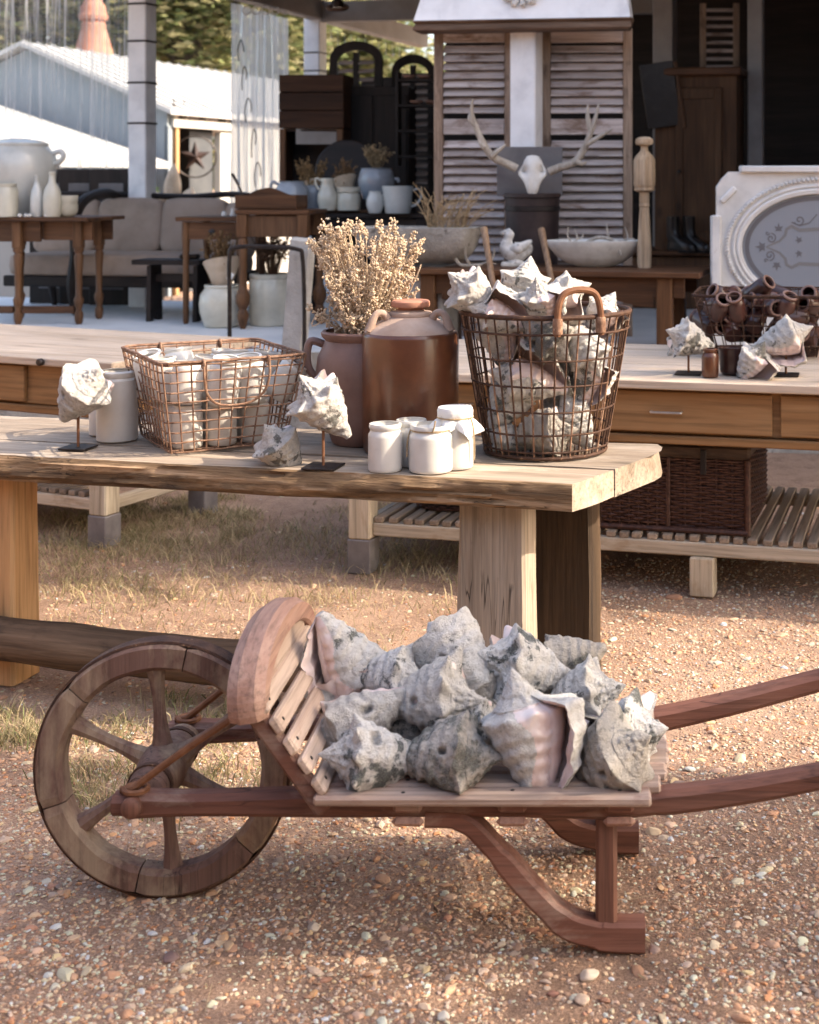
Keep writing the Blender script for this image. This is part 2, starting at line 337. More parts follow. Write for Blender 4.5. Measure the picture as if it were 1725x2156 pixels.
M['cloth']=spotted('white_muslin',[(.66,.64,.6),(.74,.72,.69),(.78,.77,.74)],9,.95,.25,fine=300)
M['twine']=spotted('jute_twine',[(.25,.17,.09),(.36,.26,.15),(.45,.34,.22)],120,.9,.3)
M['stone']=spotted('lichened_stone',[(.2,.185,.165),(.34,.32,.29),(.45,.42,.38)],7,.9,.6,spots=((.13,.115,.1),10,.62),bdist=.02)
M['stone_pale']=spotted('pale_limestone',[(.36,.34,.31),(.46,.44,.41),(.54,.52,.48)],6,.9,.5,spots=((.28,.25,.22),9,.64),bdist=.02)
M['bone']=spotted('bleached_bone',[(.52,.49,.44),(.64,.61,.56),(.7,.68,.64)],14,.8,.4)
M['antler']=wood('antler',[(0.306,0.252,0.198),(0.45,0.396,0.333),(0.54,0.495,0.441)],'Z',2,.6,.3)
M['wicker']=spotted('brown_wicker',[(0.0245,0.0098,0.0063),(0.0595,0.0238,0.0154),(0.105,0.049,0.0315)],60,.5,.3)
M['leather']=wood('worn_leather_lid_edge',[(.045,.028,.02),(.12,.08,.055),(.24,.175,.13)],'X',1,.6,.4,wear=(.03,.02,.015),wearpos=.55)
M['panel_grey']=spotted('slate_grey_board',[(.10,.09,.095),(.14,.13,.13),(.18,.165,.165)],5,.7,.15)
M['bucket']=spotted('dark_brown_bucket',[(0.021,0.0126,0.0112),(0.0385,0.0224,0.0196),(0.0595,0.0364,0.0315)],8,.6,.2)
M['concrete_duck']=spotted('whitewashed_concrete',[(.36,.34,.31),(.58,.56,.53),(.7,.68,.65)],20,.85,.5,spots=((.25,.22,.19),30,.6))
M['paper']=spotted('kraft_paper',[(.42,.32,.22),(.52,.41,.3),(.58,.48,.36)],9,.85,.3)
M['leather_black']=spotted('black_leather',[(.01,.008,.008),(.016,.013,.013),(.03,.025,.024)],9,.3,.15)
M['roof_metal']=spotted('white_roof_sheet',[(.34,.34,.33),(.38,.38,.37),(.41,.41,.40)],1,.55,.05)
M['shed_blue']=spotted('pale_blue_cladding',[(.17,.205,.23),(.2,.235,.26),(.23,.265,.285)],2,.7,.1)
M['shed_white']=spotted('cream_shed_wall',[(0.336,0.328,0.304),(0.384,0.376,0.352),(0.416,0.408,0.384)],2,.7,.1)
M['tin']=spotted('corrugated_tin',[(0.15,0.16,0.17),(0.19,0.2,0.21),(0.225,0.235,0.24)],3,.45,.1,metallic=.3)
M['shell']=shell_mat('weathered_conch',(.80,.77,.725),(.17,.175,.17),.94)
M['shell_pale']=shell_mat('sun_bleached_conch',(.74,.70,.645),(.22,.205,.185),.97)
M['shell_tan']=shell_mat('dusty_conch',(.56,.51,.45),(.2,.19,.17),.90)
M['shell_in']=spotted('rosy_shell_mouth',[(.60,.44,.39),(.68,.55,.51),(.74,.66,.62)],5,.32,.04,spec=.5,coat=.2)
M['stems']=attr_mat('dried_stems',.85,.25)
M['leaf']=attr_mat('leaf',.7,.35)
M['pebble']=attr_mat('pebble',.75,0,.4)
M['blade']=attr_mat('grass_blade',.8,.3)
# ================================================================== SETTING
def scatter_mesh(name, base_v, base_f, pos, rots, scl, tint, mat, smooth=False):
    base_v=np.asarray(base_v,np.float32); base_f=np.asarray(base_f,np.int32); k=len(pos); nv=len(base_v); nf=len(base_f); fs=base_f.shape[1]
    V=np.einsum('kij,kvj->kvi',rots,base_v[None]*scl[:,None,:])+pos[:,None,:]
    return V.reshape(-1,3), (base_f[None]+(np.arange(k)*nv)[:,None,None]).reshape(-1,fs), np.repeat(tint,nv,axis=0)
def np_mesh(name, V, F, T, mat, smooth=False):
    me=bpy.data.meshes.new(name); nv=len(V); nf=len(F); fs=F.shape[1]
    me.vertices.add(nv); me.vertices.foreach_set('co',V.astype(np.float32).ravel())
    me.loops.add(nf*fs); me.loops.foreach_set('vertex_index',F.astype(np.int32).ravel())
    me.polygons.add(nf); me.polygons.foreach_set('loop_start',np.arange(0,nf*fs,fs,dtype=np.int32))
    me.polygons.foreach_set('use_smooth',np.full(nf,smooth))
    a=me.attributes.new('tint','FLOAT_COLOR','POINT'); a.data.foreach_set('color',np.concatenate([T,np.ones((nv,1))],1).astype(np.float32).ravel())
    me.materials.append(mat); me.update(calc_edges=True); return me
def rand_rots(k, tilt=math.pi):
    z=np.random.rand(k)*2*np.pi; x=(np.random.rand(k)-.5)*2*tilt
    cz,sz,cx,sx=np.cos(z),np.sin(z),np.cos(x),np.sin(x); Rm=np.zeros((k,3,3))
    Rm[:,0,0]=cz;Rm[:,0,1]=-sz*cx;Rm[:,0,2]=sz*sx;Rm[:,1,0]=sz;Rm[:,1,1]=cz*cx;Rm[:,1,2]=-cz*sx;Rm[:,2,1]=sx;Rm[:,2,2]=cx
    return Rm

def gh(x,y):                                                             # the lie of the yard
    return .012*noise.noise((x*1.3,y*1.3,0))+.007*noise.noise((x*4,y*4,3))
# ground: one sheet, fine near the camera and coarse to the horizon
m,n,l,p=newmat('sandy_gravel_soil'); vec,raw,rnd=coords(n,l,(1,1,1))
big=noise_n(n,l,raw,.9,5,.6,.3); med=noise_n(n,l,raw,14,6,.7); fin=noise_n(n,l,raw,150,4,.7); gr=noise_n(n,l,raw,420,3,.7)
c=ramp_n(n,l,big,[(.32,(.265,.168,.115)),(.5,(.345,.228,.163)),(.68,(.43,.30,.222))])
c=mix_n(n,l,.8,c,ramp_n(n,l,med,[(.3,(.62,.58,.56)),(.5,(1,1,1)),(.7,(1.15,1.13,1.1))]),'MULTIPLY')
c=mix_n(n,l,.85,c,ramp_n(n,l,fin,[(.3,(.55,.5,.48)),(.5,(1,1,1)),(.66,(1.35,1.33,1.3))]),'MULTIPLY')
c=mix_n(n,l,.6,c,ramp_n(n,l,gr,[(.35,(.6,.58,.56)),(.5,(1,1,1)),(.66,(1.4,1.4,1.38))]),'MULTIPLY')
l.new(c,p.inputs['Base Color']); p.inputs['Roughness'].default_value=.95; p.inputs['Specular IOR Level'].default_value=.15
h=n.new('ShaderNodeMath'); h.operation='ADD'; l.new(fin,h.inputs[0]); l.new(med,h.inputs[1]); l.new(bump_n(n,l,h.outputs[0],.8,.012),p.inputs['Normal'])
M['soil']=m
xs=[-120,-60,-30,-15,-9,-6,-4.5]+list(np.arange(-3.6,3.01,.09))+[4,5.5,8,14,30,60,120]
ys=[-60,-30,-12,-5,-2,0,1]+list(np.arange(1.5,6.9,.09))+[7.5,9,12,18,30,60,120,200]
g=MB(); gv=[]
for y in ys:
    for x in xs: gv.append((x,y,gh(x,y) if (abs(x)<5 and 0<y<7) else 0))
gf=[(j*len(xs)+i,j*len(xs)+i+1,(j+1)*len(xs)+i+1,(j+1)*len(xs)+i) for j in range(len(ys)-1) for i in range(len(xs)-1)]
g.add(gv,gf,0,True); tag(g.build('ground',M['soil']),'reddish sandy gravel yard under the tables and the wheelbarrow',kind='structure')

# gravel: pebbles lying loose on the soil
def pebble_bases(sub, cnt):
    out=[]
    for i in range(cnt):
        bm=bmesh.new(); bmesh.ops.create_icosphere(bm,subdivisions=sub,radius=1)
        sd=random.random()*50
        for v in bm.verts:
            d=v.co.normalized(); v.co=d*(1+.28*noise.noise(d*1.3+Vector((sd,0,0))))
            for k in range(4):
                ax=Vector((math.sin(sd+k*2.1),math.cos(sd*1.3+k*1.7),math.sin(sd*.7+k*3))).normalized(); e=v.co.dot(ax)-.72
                if e>0: v.co-=ax*e*.8
        out.append((np.array([v.co[:] for v in bm.verts]),np.array([[w.index for w in f.verts] for f in bm.faces]))); bm.free()
    return out
PAL=np.array([(.40,.27,.19),(.46,.33,.24),(.34,.21,.14),(.52,.42,.33),(.58,.52,.45),(.30,.25,.21),(.42,.22,.12),(.24,.19,.17),(.48,.35,.28),(.5,.3,.19),(.36,.3,.26),(.30,.17,.12)])
WT=np.array([.16,.15,.14,.1,.07,.06,.05,.05,.08,.05,.05,.04])
def pebbles(count, smin, smax, sub, yr, power, sunk=.3):
    Vs=[];Fs=[];Ts=[];o=0; bases=pebble_bases(sub,5)
    for bv,bf in bases:
        k=count//5; y=yr[0]+(yr[1]-yr[0])*np.random.rand(k)**1.25
        x=y*(-.475+.69*np.random.rand(k))
        # fewer stones where dry grass grows, patchy elsewhere
        keep=np.array([ (noise.noise((a*1.7,b*1.7,5))>-.35 or random.random()<.35) and not (b>3.9 and a<-.2 and random.random()<.72) for a,b in zip(x,y)])
        x=x[keep];y=y[keep];k=len(x)
        s=smin+(smax-smin)*np.random.rand(k)**power
        scl=np.stack([s*(.9+.5*np.random.rand(k)),s*(.7+.3*np.random.rand(k)),s*(.32+.28*np.random.rand(k))],1)
        z=np.array([gh(a,b) for a,b in zip(x,y)])+scl[:,2]*sunk
        t=PAL[np.random.choice(len(PAL),k,p=WT/WT.sum())]*(.85+.5*np.random.rand(k,1))*np.array([1.08,.98,.89])
        V,F,T=scatter_mesh('p',bv,bf,np.stack([x,y,z],1),rand_rots(k,.5),scl,np.clip(t,0,.50),None)
        Vs.append(V);Fs.append(F+o);Ts.append(T);o+=len(V)
    return np.concatenate(Vs),np.concatenate(Fs),np.concatenate(Ts)
A=pebbles(92000,.0020,.0068,1,(1.9,5.6),2.2); C=pebbles(520,.009,.019,2,(1.9,6.8),1.8,.15); B=pebbles(4200,.0045,.0135,2,(1.9,6.8),2.6,.25)
o_=link('gravel',np_mesh('gravel',A[0],A[1],A[2],M['pebble'],False)); tag(link('pebbles',np_mesh('pebbles',np.concatenate([B[0],C[0]]),np.concatenate([B[1],C[1]+len(B[0])]),np.concatenate([B[2],C[2]]),M['pebble'],False)),'larger rounded pebbles lying among the fine gravel',kind='stuff')
tag(o_,'fine tan, grey and pinkish grit strewn over the sandy yard',kind='stuff')
# larger stones that lie singly
big_b=pebble_bases(3,4)
for (u,v,w,hgt,name_,lab,colr) in [
    (434,1214,24,.3,'shell_chip','small white shell chip on the bare soil beneath the long table',(.66,.62,.57)),
    (482,1998,50,.45,'stone','buff oblong stone alone in front of the wooden wheel',(.42,.29,.18)),
    (362,2023,56,.5,'stone','flat dark purplish stone in the open gravel below the wheel rim',(.17,.11,.1)),
    (660,1955,50,.5,'stone','pale tan stone in the shade beneath the barrow bed',(.42,.35,.28)),
    (1240,2060,66,.55,'stone','broad cream stone in front of the barrow foot',(.52,.42,.33)),
    (1225,2110,56,.55,'stone','large tan stone at the bottom edge, below the barrow foot',(.5,.37,.27)),
    (1420,1256,52,.4,'stone','flat reddish stone beside the short leg of the slatted shelf',(.38,.2,.12)),
    (935,2140,44,.6,'stone','rounded grey stone at the bottom edge of the gravel',(.4,.37,.33)),
    (1165,2095,40,.4,'stone','reddish brown flat stone beside the large tan one',(.28,.14,.1))]:
    P=on(u,v,.0); bv,bf=random.choice(big_b); s=w/FPX*P.y/2*.72
    V,F,T=scatter_mesh('s',bv,bf,np.array([[0,0,0]]),rand_rots(1,.15),np.array([[s,s*.75,s*hgt]]),np.array([colr]),None)
    tag(link(name_,np_mesh(name_,V,F,T,M['pebble'],True),None,(P.x,P.y,gh(P.x,P.y)+s*hgt*.25)),lab,'stone' if name_=='stone' else 'shell chip')

# leaf litter and bits of straw
k=420; ly=2.3+4.2*np.random.rand(k)**1.3; lx=ly*(-.46+.66*np.random.rand(k)); lz=np.array([gh(a,b) for a,b in zip(lx,ly)])+.004
lq=np.array([(-1,0,.0),(-.3,-.32,.12),(1,0,.05),(.2,.34,.14)]); ls=.006+.010*np.random.rand(k); lt=np.array([(.30,.2,.12),(.2,.12,.07),(.42,.33,.2),(.13,.085,.06)])[np.random.randint(0,4,k)]
V,F,T=scatter_mesh('l',lq,np.array([[0,1,2,3]]),np.stack([lx,ly,lz],1),rand_rots(k,.5),np.stack([ls,ls*(.3+.6*np.random.rand(k)),ls],1),lt,None)
k2=260; sy=2.3+3.6*np.random.rand(k2); sx=sy*(-.46+.66*np.random.rand(k2)); sz=np.array([gh(a,b) for a,b in zip(sx,sy)])+.005; sl=.012+.035*np.random.rand(k2)**2
tw_=np.array([(-1,-.03,0),(-1,.03,0),(1,.02,.05),(1,-.02,.05)]); V2,F2,T2=scatter_mesh('t',tw_,np.array([[0,1,2,3]]),np.stack([sx,sy,sz],1),rand_rots(k2,.15),np.stack([sl,np.full(k2,.03),sl*.3],1),np.array([(.44,.34,.21),(.25,.17,.1)])[np.random.randint(0,2,k2)],None)
tag(link('leaf_litter',np_mesh('leaf_litter',np.concatenate([V,V2]),np.concatenate([F,F2+len(V)]),np.concatenate([T,T2]),M['leaf'])),'dry leaf scraps and straw bits scattered over the gravel',kind='stuff')
# dry grass
def blades(spots, name, label, hmin, hmax):
    Vs=[];Ts=[]
    for (cx,cy,rx,ry,k,greener) in spots:
        x=cx+np.random.randn(k)*rx; y=cy+np.random.randn(k)*ry; h=hmin+(hmax-hmin)*np.random.rand(k)**1.8
        a=np.random.rand(k)*2*np.pi; w=.0011+.0012*np.random.rand(k); ln=h*(.4+1.1*np.random.rand(k)); b=np.random.rand(k)*2*np.pi
        z=np.array([gh(p,q) for p,q in zip(x,y)])
        base=np.stack([x,y,z-.003],1); d=np.stack([np.cos(a)*w,np.sin(a)*w,np.zeros(k)],1); tip=np.stack([np.cos(b)*ln,np.sin(b)*ln,h],1); mid=np.stack([np.cos(b)*ln*.35,np.sin(b)*ln*.35,h*.65],1)
        Vs.append(np.stack([base-d,base+d,base+mid+d*.8,base+mid-d*.8,base+mid-d*.8,base+mid+d*.8,base+tip+d*.15,base+tip-d*.15],1).reshape(-1,3))
        mixv=np.random.rand(k,1); dry=np.array([.46,.36,.22]); grn=np.array([.17,.2,.075])
        g_=np.clip(greener-.12+.3*np.random.randn(k,1),0,1); Ts.append(np.repeat((dry*(1-g_)+grn*g_)*(.65+.6*mixv),8,axis=0))
    V=np.concatenate(Vs);T=np.concatenate(Ts); F=np.arange(len(V)).reshape(-1,4)
    tag(link(name,np_mesh(name,V,F,T,M['blade'])),label,kind='stuff')
sp=[]
for i in range(230):
    u=random.uniform(60,1000); v=random.triangular(1050,1420,1120); P=on(u,v,0); sp.append((P.x,P.y,.10,.07,int(85*random.random()**1.1*(1.6 if v<1180 else .8 if v<1280 else .4)),.18 if u>320 else .3))
for i in range(40):
    P=on(random.uniform(180,520),random.uniform(1050,1150),0); sp.append((P.x,P.y,.04,.03,120,.35))
for i in range(36):
    P=on(random.uniform(120,560),random.uniform(1470,1720),0); sp.append((P.x,P.y,.045,.035,75,.45))
for i in range(10):
    P=on(random.uniform(-20,110),random.uniform(1500,1600),0); sp.append((P.x,P.y,.05,.04,90,.5))
blades(sp,'dry_grass','thin dry straw grass growing on the bare soil beneath the tables',.012,.06)

# ------------------------------------------------------------------ trees
def tree(name, label, base, h, crown_c, crown_r, leaves, leaf, cols, seed, group=None, lobes=16, keep=None):
    rs=np.random.RandomState(seed); rr=random.Random(seed)
    root=thing(name,label,'tree',base,0,group)
    t=MB(); top=Vector(crown_c)-Vector(base)
    t.tube(bez([(0,0,-.1),(.08,.05,top.z*.35),(top.x*.6-.1,top.y*.6,top.z*.7),(top.x,top.y,top.z+crown_r[2]*.4)],16),lerpn([h*.032,h*.024,h*.017,h*.006],16)[:17] if False else [h*.03*(1-.75*i/15) for i in range(16)],9)
    lob=[]
    for i in range(lobes):
        d=rs.randn(3); d/=np.linalg.norm(d); q=np.array(crown_r)*d*(.35+.5*rs.rand()); lob.append((q,.30+.3*rs.rand()))
        a=top*(.55+.3*rr.random()); e=top+Vector(q)
        t.tube(bez([a,(a+e)/2+Vector((rr.uniform(-.2,.2),rr.uniform(-.2,.2),.1)),e],8),[h*.011*(1-.8*j/8) for j in range(9)],5)
    t.build('trunk',M['bark'],root)
    k=leaves; li=rs.randint(0,lobes,k); c0=np.array([l_[0] for l_ in lob])[li]; r0=np.array([l_[1] for l_ in lob])[li]
    d=rs.randn(k,3); d/=np.linalg.norm(d,axis=1,keepdims=True); pos=c0+d*(rs.rand(k,1)**.45)*r0[:,None]*np.array(crown_r)+np.array(top)
    if keep is not None:
        kk=keep(pos+np.array(base)); pos=pos[kk]; li=li[kk]
    k=len(pos)
    q=np.array([(-.5,0,0),(0,-.22,.05),(.5,0,-.04),(0,.22,.05)]); s=leaf*(.6+.8*rs.rand(k))
    np.random.seed(seed); Rm=rand_rots(k,1.4); tb=np.array(cols)[rs.randint(0,len(cols),k)]*(.7+.6*rs.rand(k,1))*(.8+.4*rs.rand(lobes)[li][:,None])
    V,F,T=scatter_mesh('l',q,np.array([[0,1,2,3]]),pos,Rm,np.stack([s,s,s],1),tb,None)
    link('crown',np_mesh('crown',V,F,T,M['leaf']),root); return root
M['bark']=wood('grey_bark',[(.07,.055,.04),(.12,.1,.08),(.19,.16,.13)],'Z',1,.9,.8)
OLIVE=[(.25,.26,.11),(.17,.2,.08),(.34,.32,.16),(.11,.14,.055),(.30,.28,.15)]
TR=[('tall olive green tree rising behind the white metal roof, next to the wrapped post',(-7.6,27,0),10,(-7.6,27,5.6),(2.6,2,3.4),15000,.24,5),
    ('broad dusty green tree seen through the plastic sheet at the far left',(-11.6,27,0),10,(-11.4,27,5.0),(2.8,2,3.2),14000,.25,6),
    ('bushy green tree beside the terracotta finial, behind the clear sheet',(-9.4,30,0),10,(-9.3,30,5.2),(2.6,2,3.6),12000,.26,7),
    ('low dark tree at the back of the yard behind the shed roof ridge',(-5.2,33,0),8,(-5.3,33,3.7),(3.0,2,2.2),9000,.26,8),
    ('far leafy tree standing behind the hanging plastic curtain',(-9.0,36,0),11,(-8.2,36,6.4),(3.4,2,4.2),10000,.28,9)]
for lab,b,h_,cc,cr,kk,lf,sd in TR: tree('olive_tree',lab,b,h_,cc,cr,int(kk*1.3),lf,OLIVE,sd,'trees behind the shed')
# unseen trees added to shade barrow and veranda, crowns trimmed for a sunlit gap
tree('added_shade_tree','added leafy tree out of view at the right, shading the barrow',(6.0,1.2,0),8,(5.7,.95,4.4),(1.3,2.25,2.8),46000,.17,OLIVE,21,'added shade trees out of view',16,keep=lambda q:(q[:,1]<3.0+.12*np.sin(q[:,2]*4))&((q[:,1]>2.15)|(np.random.rand(len(q))<.42)))
tree('added_shade_tree','added leafy tree out of view at the right, shading the veranda',(6.2,7.2,0),9,(5.9,7.4,5.0),(1.4,3.5,3.2),42000,.2,OLIVE,22,'added shade trees out of view',20,keep=lambda q:q[:,1]>4.25+.15*np.sin(q[:,2]*3))

# ------------------------------------------------------------------ sheds at the back of the yard
X13=Vector((math.cos(R(13)),-math.sin(R(13)),0)); Y13=Vector((math.sin(R(13)),math.cos(R(13)),0)); Z3=Vector((0,0,1))
sh=thing('metal_shed','pale blue shed with a white metal roof, star and corrugated door','shed',(-5.4,18,0),-R(13))
ez,pz,hw,ln=2.36,3.2,2.02,9.0
w=MB(); w.prism([(-2*hw,0),(-.02,0),(-.02,ez),(-hw,pz-.04),(-2*hw,ez)],.1,Matrix(((1,0,0),(0,0,1),(0,1,0)))); w.build('gable_wall',M['shed_blue'],sh)
r_=MB(); r_.loft([[Vector((.12,-.15,ez-.06)),Vector((.12,-.15,ez)),Vector((-hw,-.15,pz+.06)),Vector((-hw,-.15,pz))],[Vector((.12,ln,ez-.06)),Vector((.12,ln,ez)),Vector((-hw,ln,pz+.06)),Vector((-hw,ln,pz))]])
r_.loft([[Vector((-2*hw-.1,-.15,ez-.06)),Vector((-2*hw-.1,-.15,ez)),Vector((-hw-.005,-.15,pz+.06)),Vector((-hw-.005,-.15,pz))],[Vector((-2*hw-.1,ln,ez-.06)),Vector((-2*hw-.1,ln,ez)),Vector((-hw-.005,ln,pz+.06)),Vector((-hw-.005,ln,pz))]])
rf=r_.build('roof',M['roof_metal'],sh)
for i in range(30):
    sb=MB(); y=-.1+i*.3; sb.loft([[Vector((.12,y,ez+.002)),Vector((.12,y,ez+.025)),Vector((-hw,y,pz+.085)),Vector((-hw,y,pz+.062))],[Vector((.12,y+.03,ez+.002)),Vector((.12,y+.03,ez+.025)),Vector((-hw,y+.03,pz+.085)),Vector((-hw,y+.03,pz+.062))]]); sb.build('seam',M['roof_metal'],rf)
b=MB(); b.box((-.03,.05,ez/2-.1),(.06,.1,ez-.2),.005); b.build('side_wall',M['shed_blue'],sh)
b=MB(); b.box((-.03,5.2,ez/2),(.06,7.0,ez),.005); b.build('side_wall',M['shed_white'],sh)
b=MB(); b.box((.02,.86,ez-.16),(.05,1.6,.11),.005); b.build('header',M['shed_white'],sh)
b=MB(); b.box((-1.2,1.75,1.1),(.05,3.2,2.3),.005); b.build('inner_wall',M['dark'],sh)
for yy in (.2,.42,.60):
    b=MB(); b.box((-.03 if yy<.3 else -.5,yy,1.1),(.1,.08,2.2),.008); b.build('post',M['oak_orange'],sh)
cd=MB(); rings=[]
for i in range(61): y=.74+i*.0105; rings.append([Vector((-.12+.016*math.sin(i*math.pi/2.5),y,0)),Vector((-.12+.016*math.sin(i*math.pi/2.5),y,2.12))])
cd.loft(rings,0,True,False,False); cd.build('corrugated_door',M['tin'],sh)
b=MB(); b.box((-.05,1.53,1.06),(.10,.32,2.12),.01); b.build('door_jamb',M['shed_white'],sh)
st=thing('metal_star','dark rusty five pointed star in a ring hung in the shed doorway','star',at(411,330,18.62)+Vector((0,0,0)),-R(13)+R(35))
pts=[]; 
for i in range(10):
    a=math.pi/2+i*math.pi/5; q=.21 if i%2==0 else .08; pts.append(Vector((q*math.cos(a),0,q*math.sin(a))))
s_=MB(); s_.add(pts+[Vector((0,-.08,0)),Vector((0,.05,0))],[(i,(i+1)%10,10) for i in range(10)]+[((i+1)%10,i,11) for i in range(10)]); s_.build('star_body',M['bucket'],st)
s_=MB(); s_.tube(arc_pts((0,0,0),.27,0,2*math.pi,33)[:-1],.012,6,True); s_.build('ring',M['iron'],st)
for i,(u,v) in enumerate([(358,240),(380,244),(422,250),(460,256)]):
    lb=['next to the eave corner','second from the eave corner','third along the eave','nearest the plastic curtain'][i]
    bl=thing('festoon_bulb','round white festoon bulb under the shed eave, '+lb,'bulb',at(u,v,18.15+.55*i*1.0)+Vector((.05,0,0)),0,'festoon bulbs under the shed eave')
    q=MB(); q.lathe([(0,-.07),(.04,-.06),(.06,-.02),(.055,.02),(.03,.05),(.025,.06)],12); q.build('glass',M['ware_cream'],bl)
    q=MB(); q.lathe([(.026,.06),(.026,.12),(.008,.125),(.008,.2)],8); q.build('socket',M['iron'],bl)
# annex with its own white roof, left of the shed and nearer
an=thing('white_annex','low white annex with a pale sloping roof behind the plastic sheet','shed',(-5.9,15.6,0),-R(13))
q=MB(); q.loft([[Vector((.1,-.1,1.62)),Vector((.1,-.1,1.7)),Vector((-4.2,-.1,3.02)),Vector((-4.2,-.1,2.94))],[Vector((.1,2.2,1.62)),Vector((.1,2.2,1.7)),Vector((-4.2,2.2,3.02)),Vector((-4.2,2.2,2.94))]]); q.build('roof',M['roof_metal'],an)
q=MB(); q.prism([(-4.1,0),(0,0),(0,1.61),(-4.1,2.9)],.1,Matrix(((1,0,0),(0,0,1),(0,1,0)))); q.build('wall',M['shed_white'],an)
fin=MB(); fin.lathe([(.42,-1.2),(.33,0),(.26,.3),(.18,.58),(.19,.62),(.165,.66),(.215,.70),(.225,.76),(.20,.80),(.19,.9),(.13,1.0),(.12,1.2),(.16,1.26),(.13,1.34),(.08,1.5),(0,1.7)],18,wob=.02)
tag(fin.build('roof_finial',M['terra'],None,at(197,135,22.5)),'terracotta chimney finial with stacked rings rising behind the shed ridge','chimney finial')
for i,(u,v,hh,lab) in enumerate([(362,395,.75,'tall fluffy pampas plume beside the corrugated door'),(395,408,.35,'short drooping pampas plume right of the tall one'),(330,400,.3,'small pale pampas plume next to the green leaves')]):
    q=MB(); P=at(u,415,14.5); H=hh*.62; lean=(.06,.22,-.1)[i]
    q.tube([(lean*H*t*t,0,H*t) for t in np.linspace(0,1,9)],[.01,.04,.075,.09,.09,.08,.06,.035,.004],9)
    pl=thing('pampas_plume','%s'%lab,'pampas grass',(P.x,P.y,P.z-.12),0,'pampas plumes behind the sofa')
    q.build('plume',M['paper'],pl); q=MB(); q.tube([(0,0,-P.z+.15),(0,0,.02)],.006,5); q.build('stalk',M['stick'],pl)
tree('green_shrub','small bright green shrub between the sofa and the pampas plumes',(-4.55,14.6,0),1.6,(-4.55,14.6,1.25),(.22,.22,.3),900,.1,[(.2,.3,.07),(.28,.38,.1)],31,None,5)

# unseen shop and fence, added to cut low sky light onto the yard
nb=thing('added_timber_shop','added dark timber shop front behind the camera, blocking low sky light','shop',(0,-4.2,0))
for k in range(44):
    q=MB(); q.box((-7+.325*k,0,2.3),(.318,.05,4.6),.006); q.build('wall_board',M['shutter_z'],nb)
q=MB(); q.loft([[Vector((x,y,z)) for y,z in ((.75,4.3),(.75,4.4),(-3,6.0),(-3,5.9))] for x in (-7.4,7.4)]); q.build('roof',M['tin'],nb)
for x in (-4,0,4):
    q=MB(); q.box((x,.05,1.7),(1.5,.06,1.3),.01); w_=q.build('window',M['white'],nb); q=MB(); q.box((x,.085,1.7),(1.3,.01,1.1),.002); q.build('pane',M['leather_black'],w_)
fc=thing('added_plank_fence','added weathered plank fence out of view on the left, blocking low sky light','fence',(-6.2,0,0))
for k in range(38):
    q=MB(); q.box((0,-3.6+.27*k,1.75),(.04,.262,3.5+random.uniform(-.04,.04)),.006); q.build('plank',M['shutter_z'],fc)
for z in (.6,2.6):
    q=MB(); q.box((-.05,1.4,z),(.06,10.2,.1),.006); q.build('fence_rail',M['shutter_z'],fc)
# ------------------------------------------------------------------ veranda
ver=thing('veranda','open veranda with white floor, pale posts and a dark interior','veranda',(0,0,0))
def bbox(name, a, b_, w_, h_, mat, bev=.008):                            # a beam from a to b_
    a=Vector(a); b_=Vector(b_); d=b_-a; q=MB(); q.box((0,0,0),(d.length,w_,h_),bev)
    o=q.build(name,mat,ver); o.location=(a+b_)/2; o.rotation_euler=(0,-math.atan2(d.z,math.hypot(d.x,d.y)),math.atan2(d.y,d.x)); return o
FZ=.5
q=MB(); q.prism([(-9,9.3),(4.5,7.25),(6.5,13),(4,16),(-2.2,17.2),(-3.3,11.6),(-9,12.9)],.5); q.m=[1,0]+[1]*(len(q.f)-2); q.build('floor',[M['floor_white'],M['stone']],ver)
PB=Vector((-3.5,11.0,0))
def post(name,P,w_,z0,z1,mat):
    q=MB(); q.box((0,0,(z1-z0)/2),(w_,w_,z1-z0),.008); o=q.build(name,mat,ver); o.location=(P[0],P[1],z0); o.rotation_euler=(0,0,-R(15)); return o
p1=post('post',at(300,0,11.1).to_2d(),.155,FZ,3.12,M['white'])
for v in (10,88,175,260):
    q=MB(); q.box((0,0,0),(.165,.165,.016),.002); z=EYE-(v-HZ)/FPX*11.1; q.build('strap',M['iron'],p1,(0,0,z-FZ))
p2=post('post',at(664,0,14.2).to_2d(),.17,FZ,3.1,M['white'])
for v in (112,150):
    q=MB(); q.box((0,0,0),(.18,.18,.014),.002); q.build('strap',M['iron'],p2,(0,0,EYE-(v-HZ)/FPX*14.2-FZ))
pc=post('post',(-.436,8.95),.165,FZ,3.3,M['white'])
post('post',at(1592,0,11.2).to_2d(),.118,FZ,2.95,M['grey_post'])
post('post',at(1400,0,11.9).to_2d(),.17,FZ,3.1,M['grey_post'])
bz=3.17; e=PB+Y13*6.3
bbox('eave_beam',(-4.3,7.6,bz),(e.x,e.y,bz),.14,.2,M['ceiling'])
tb=at(664,0,14.2); bbox('tie_beam',(tb.x,tb.y,bz-.02),(tb.x+3.4,tb.y-.75,bz-.02),.12,.2,M['ceiling'])
bbox('front_beam',(1.0,11.25,3.03),(3.2,10.75,3.03),.14,.18,M['moulding'])
for k in range(3):
    s0=tb+Vector((.9+k*1.1,-.3,0)); bbox('rafter',(s0.x,s0.y-5.5,bz+.2),(s0.x+1.2,s0.y+2,bz+.2),.07,.14,M['ceiling'])
q=MB(); q.prism([(-9,10.6),(5,6.9),(7,13),(4.4,16.8),(-2.0,17.5),(-3.55,10.9),(-9,12.2)],.06); q.build('roof',M['ceiling'],ver,(0,0,bz+.28))
q=MB(); q.box((0,0,1.4),(6.2,.08,2.9),.004); o=q.build('back_wall',M['dark'],ver,(1.55,13.35,FZ)); o.rotation_euler=(0,0,-R(13))
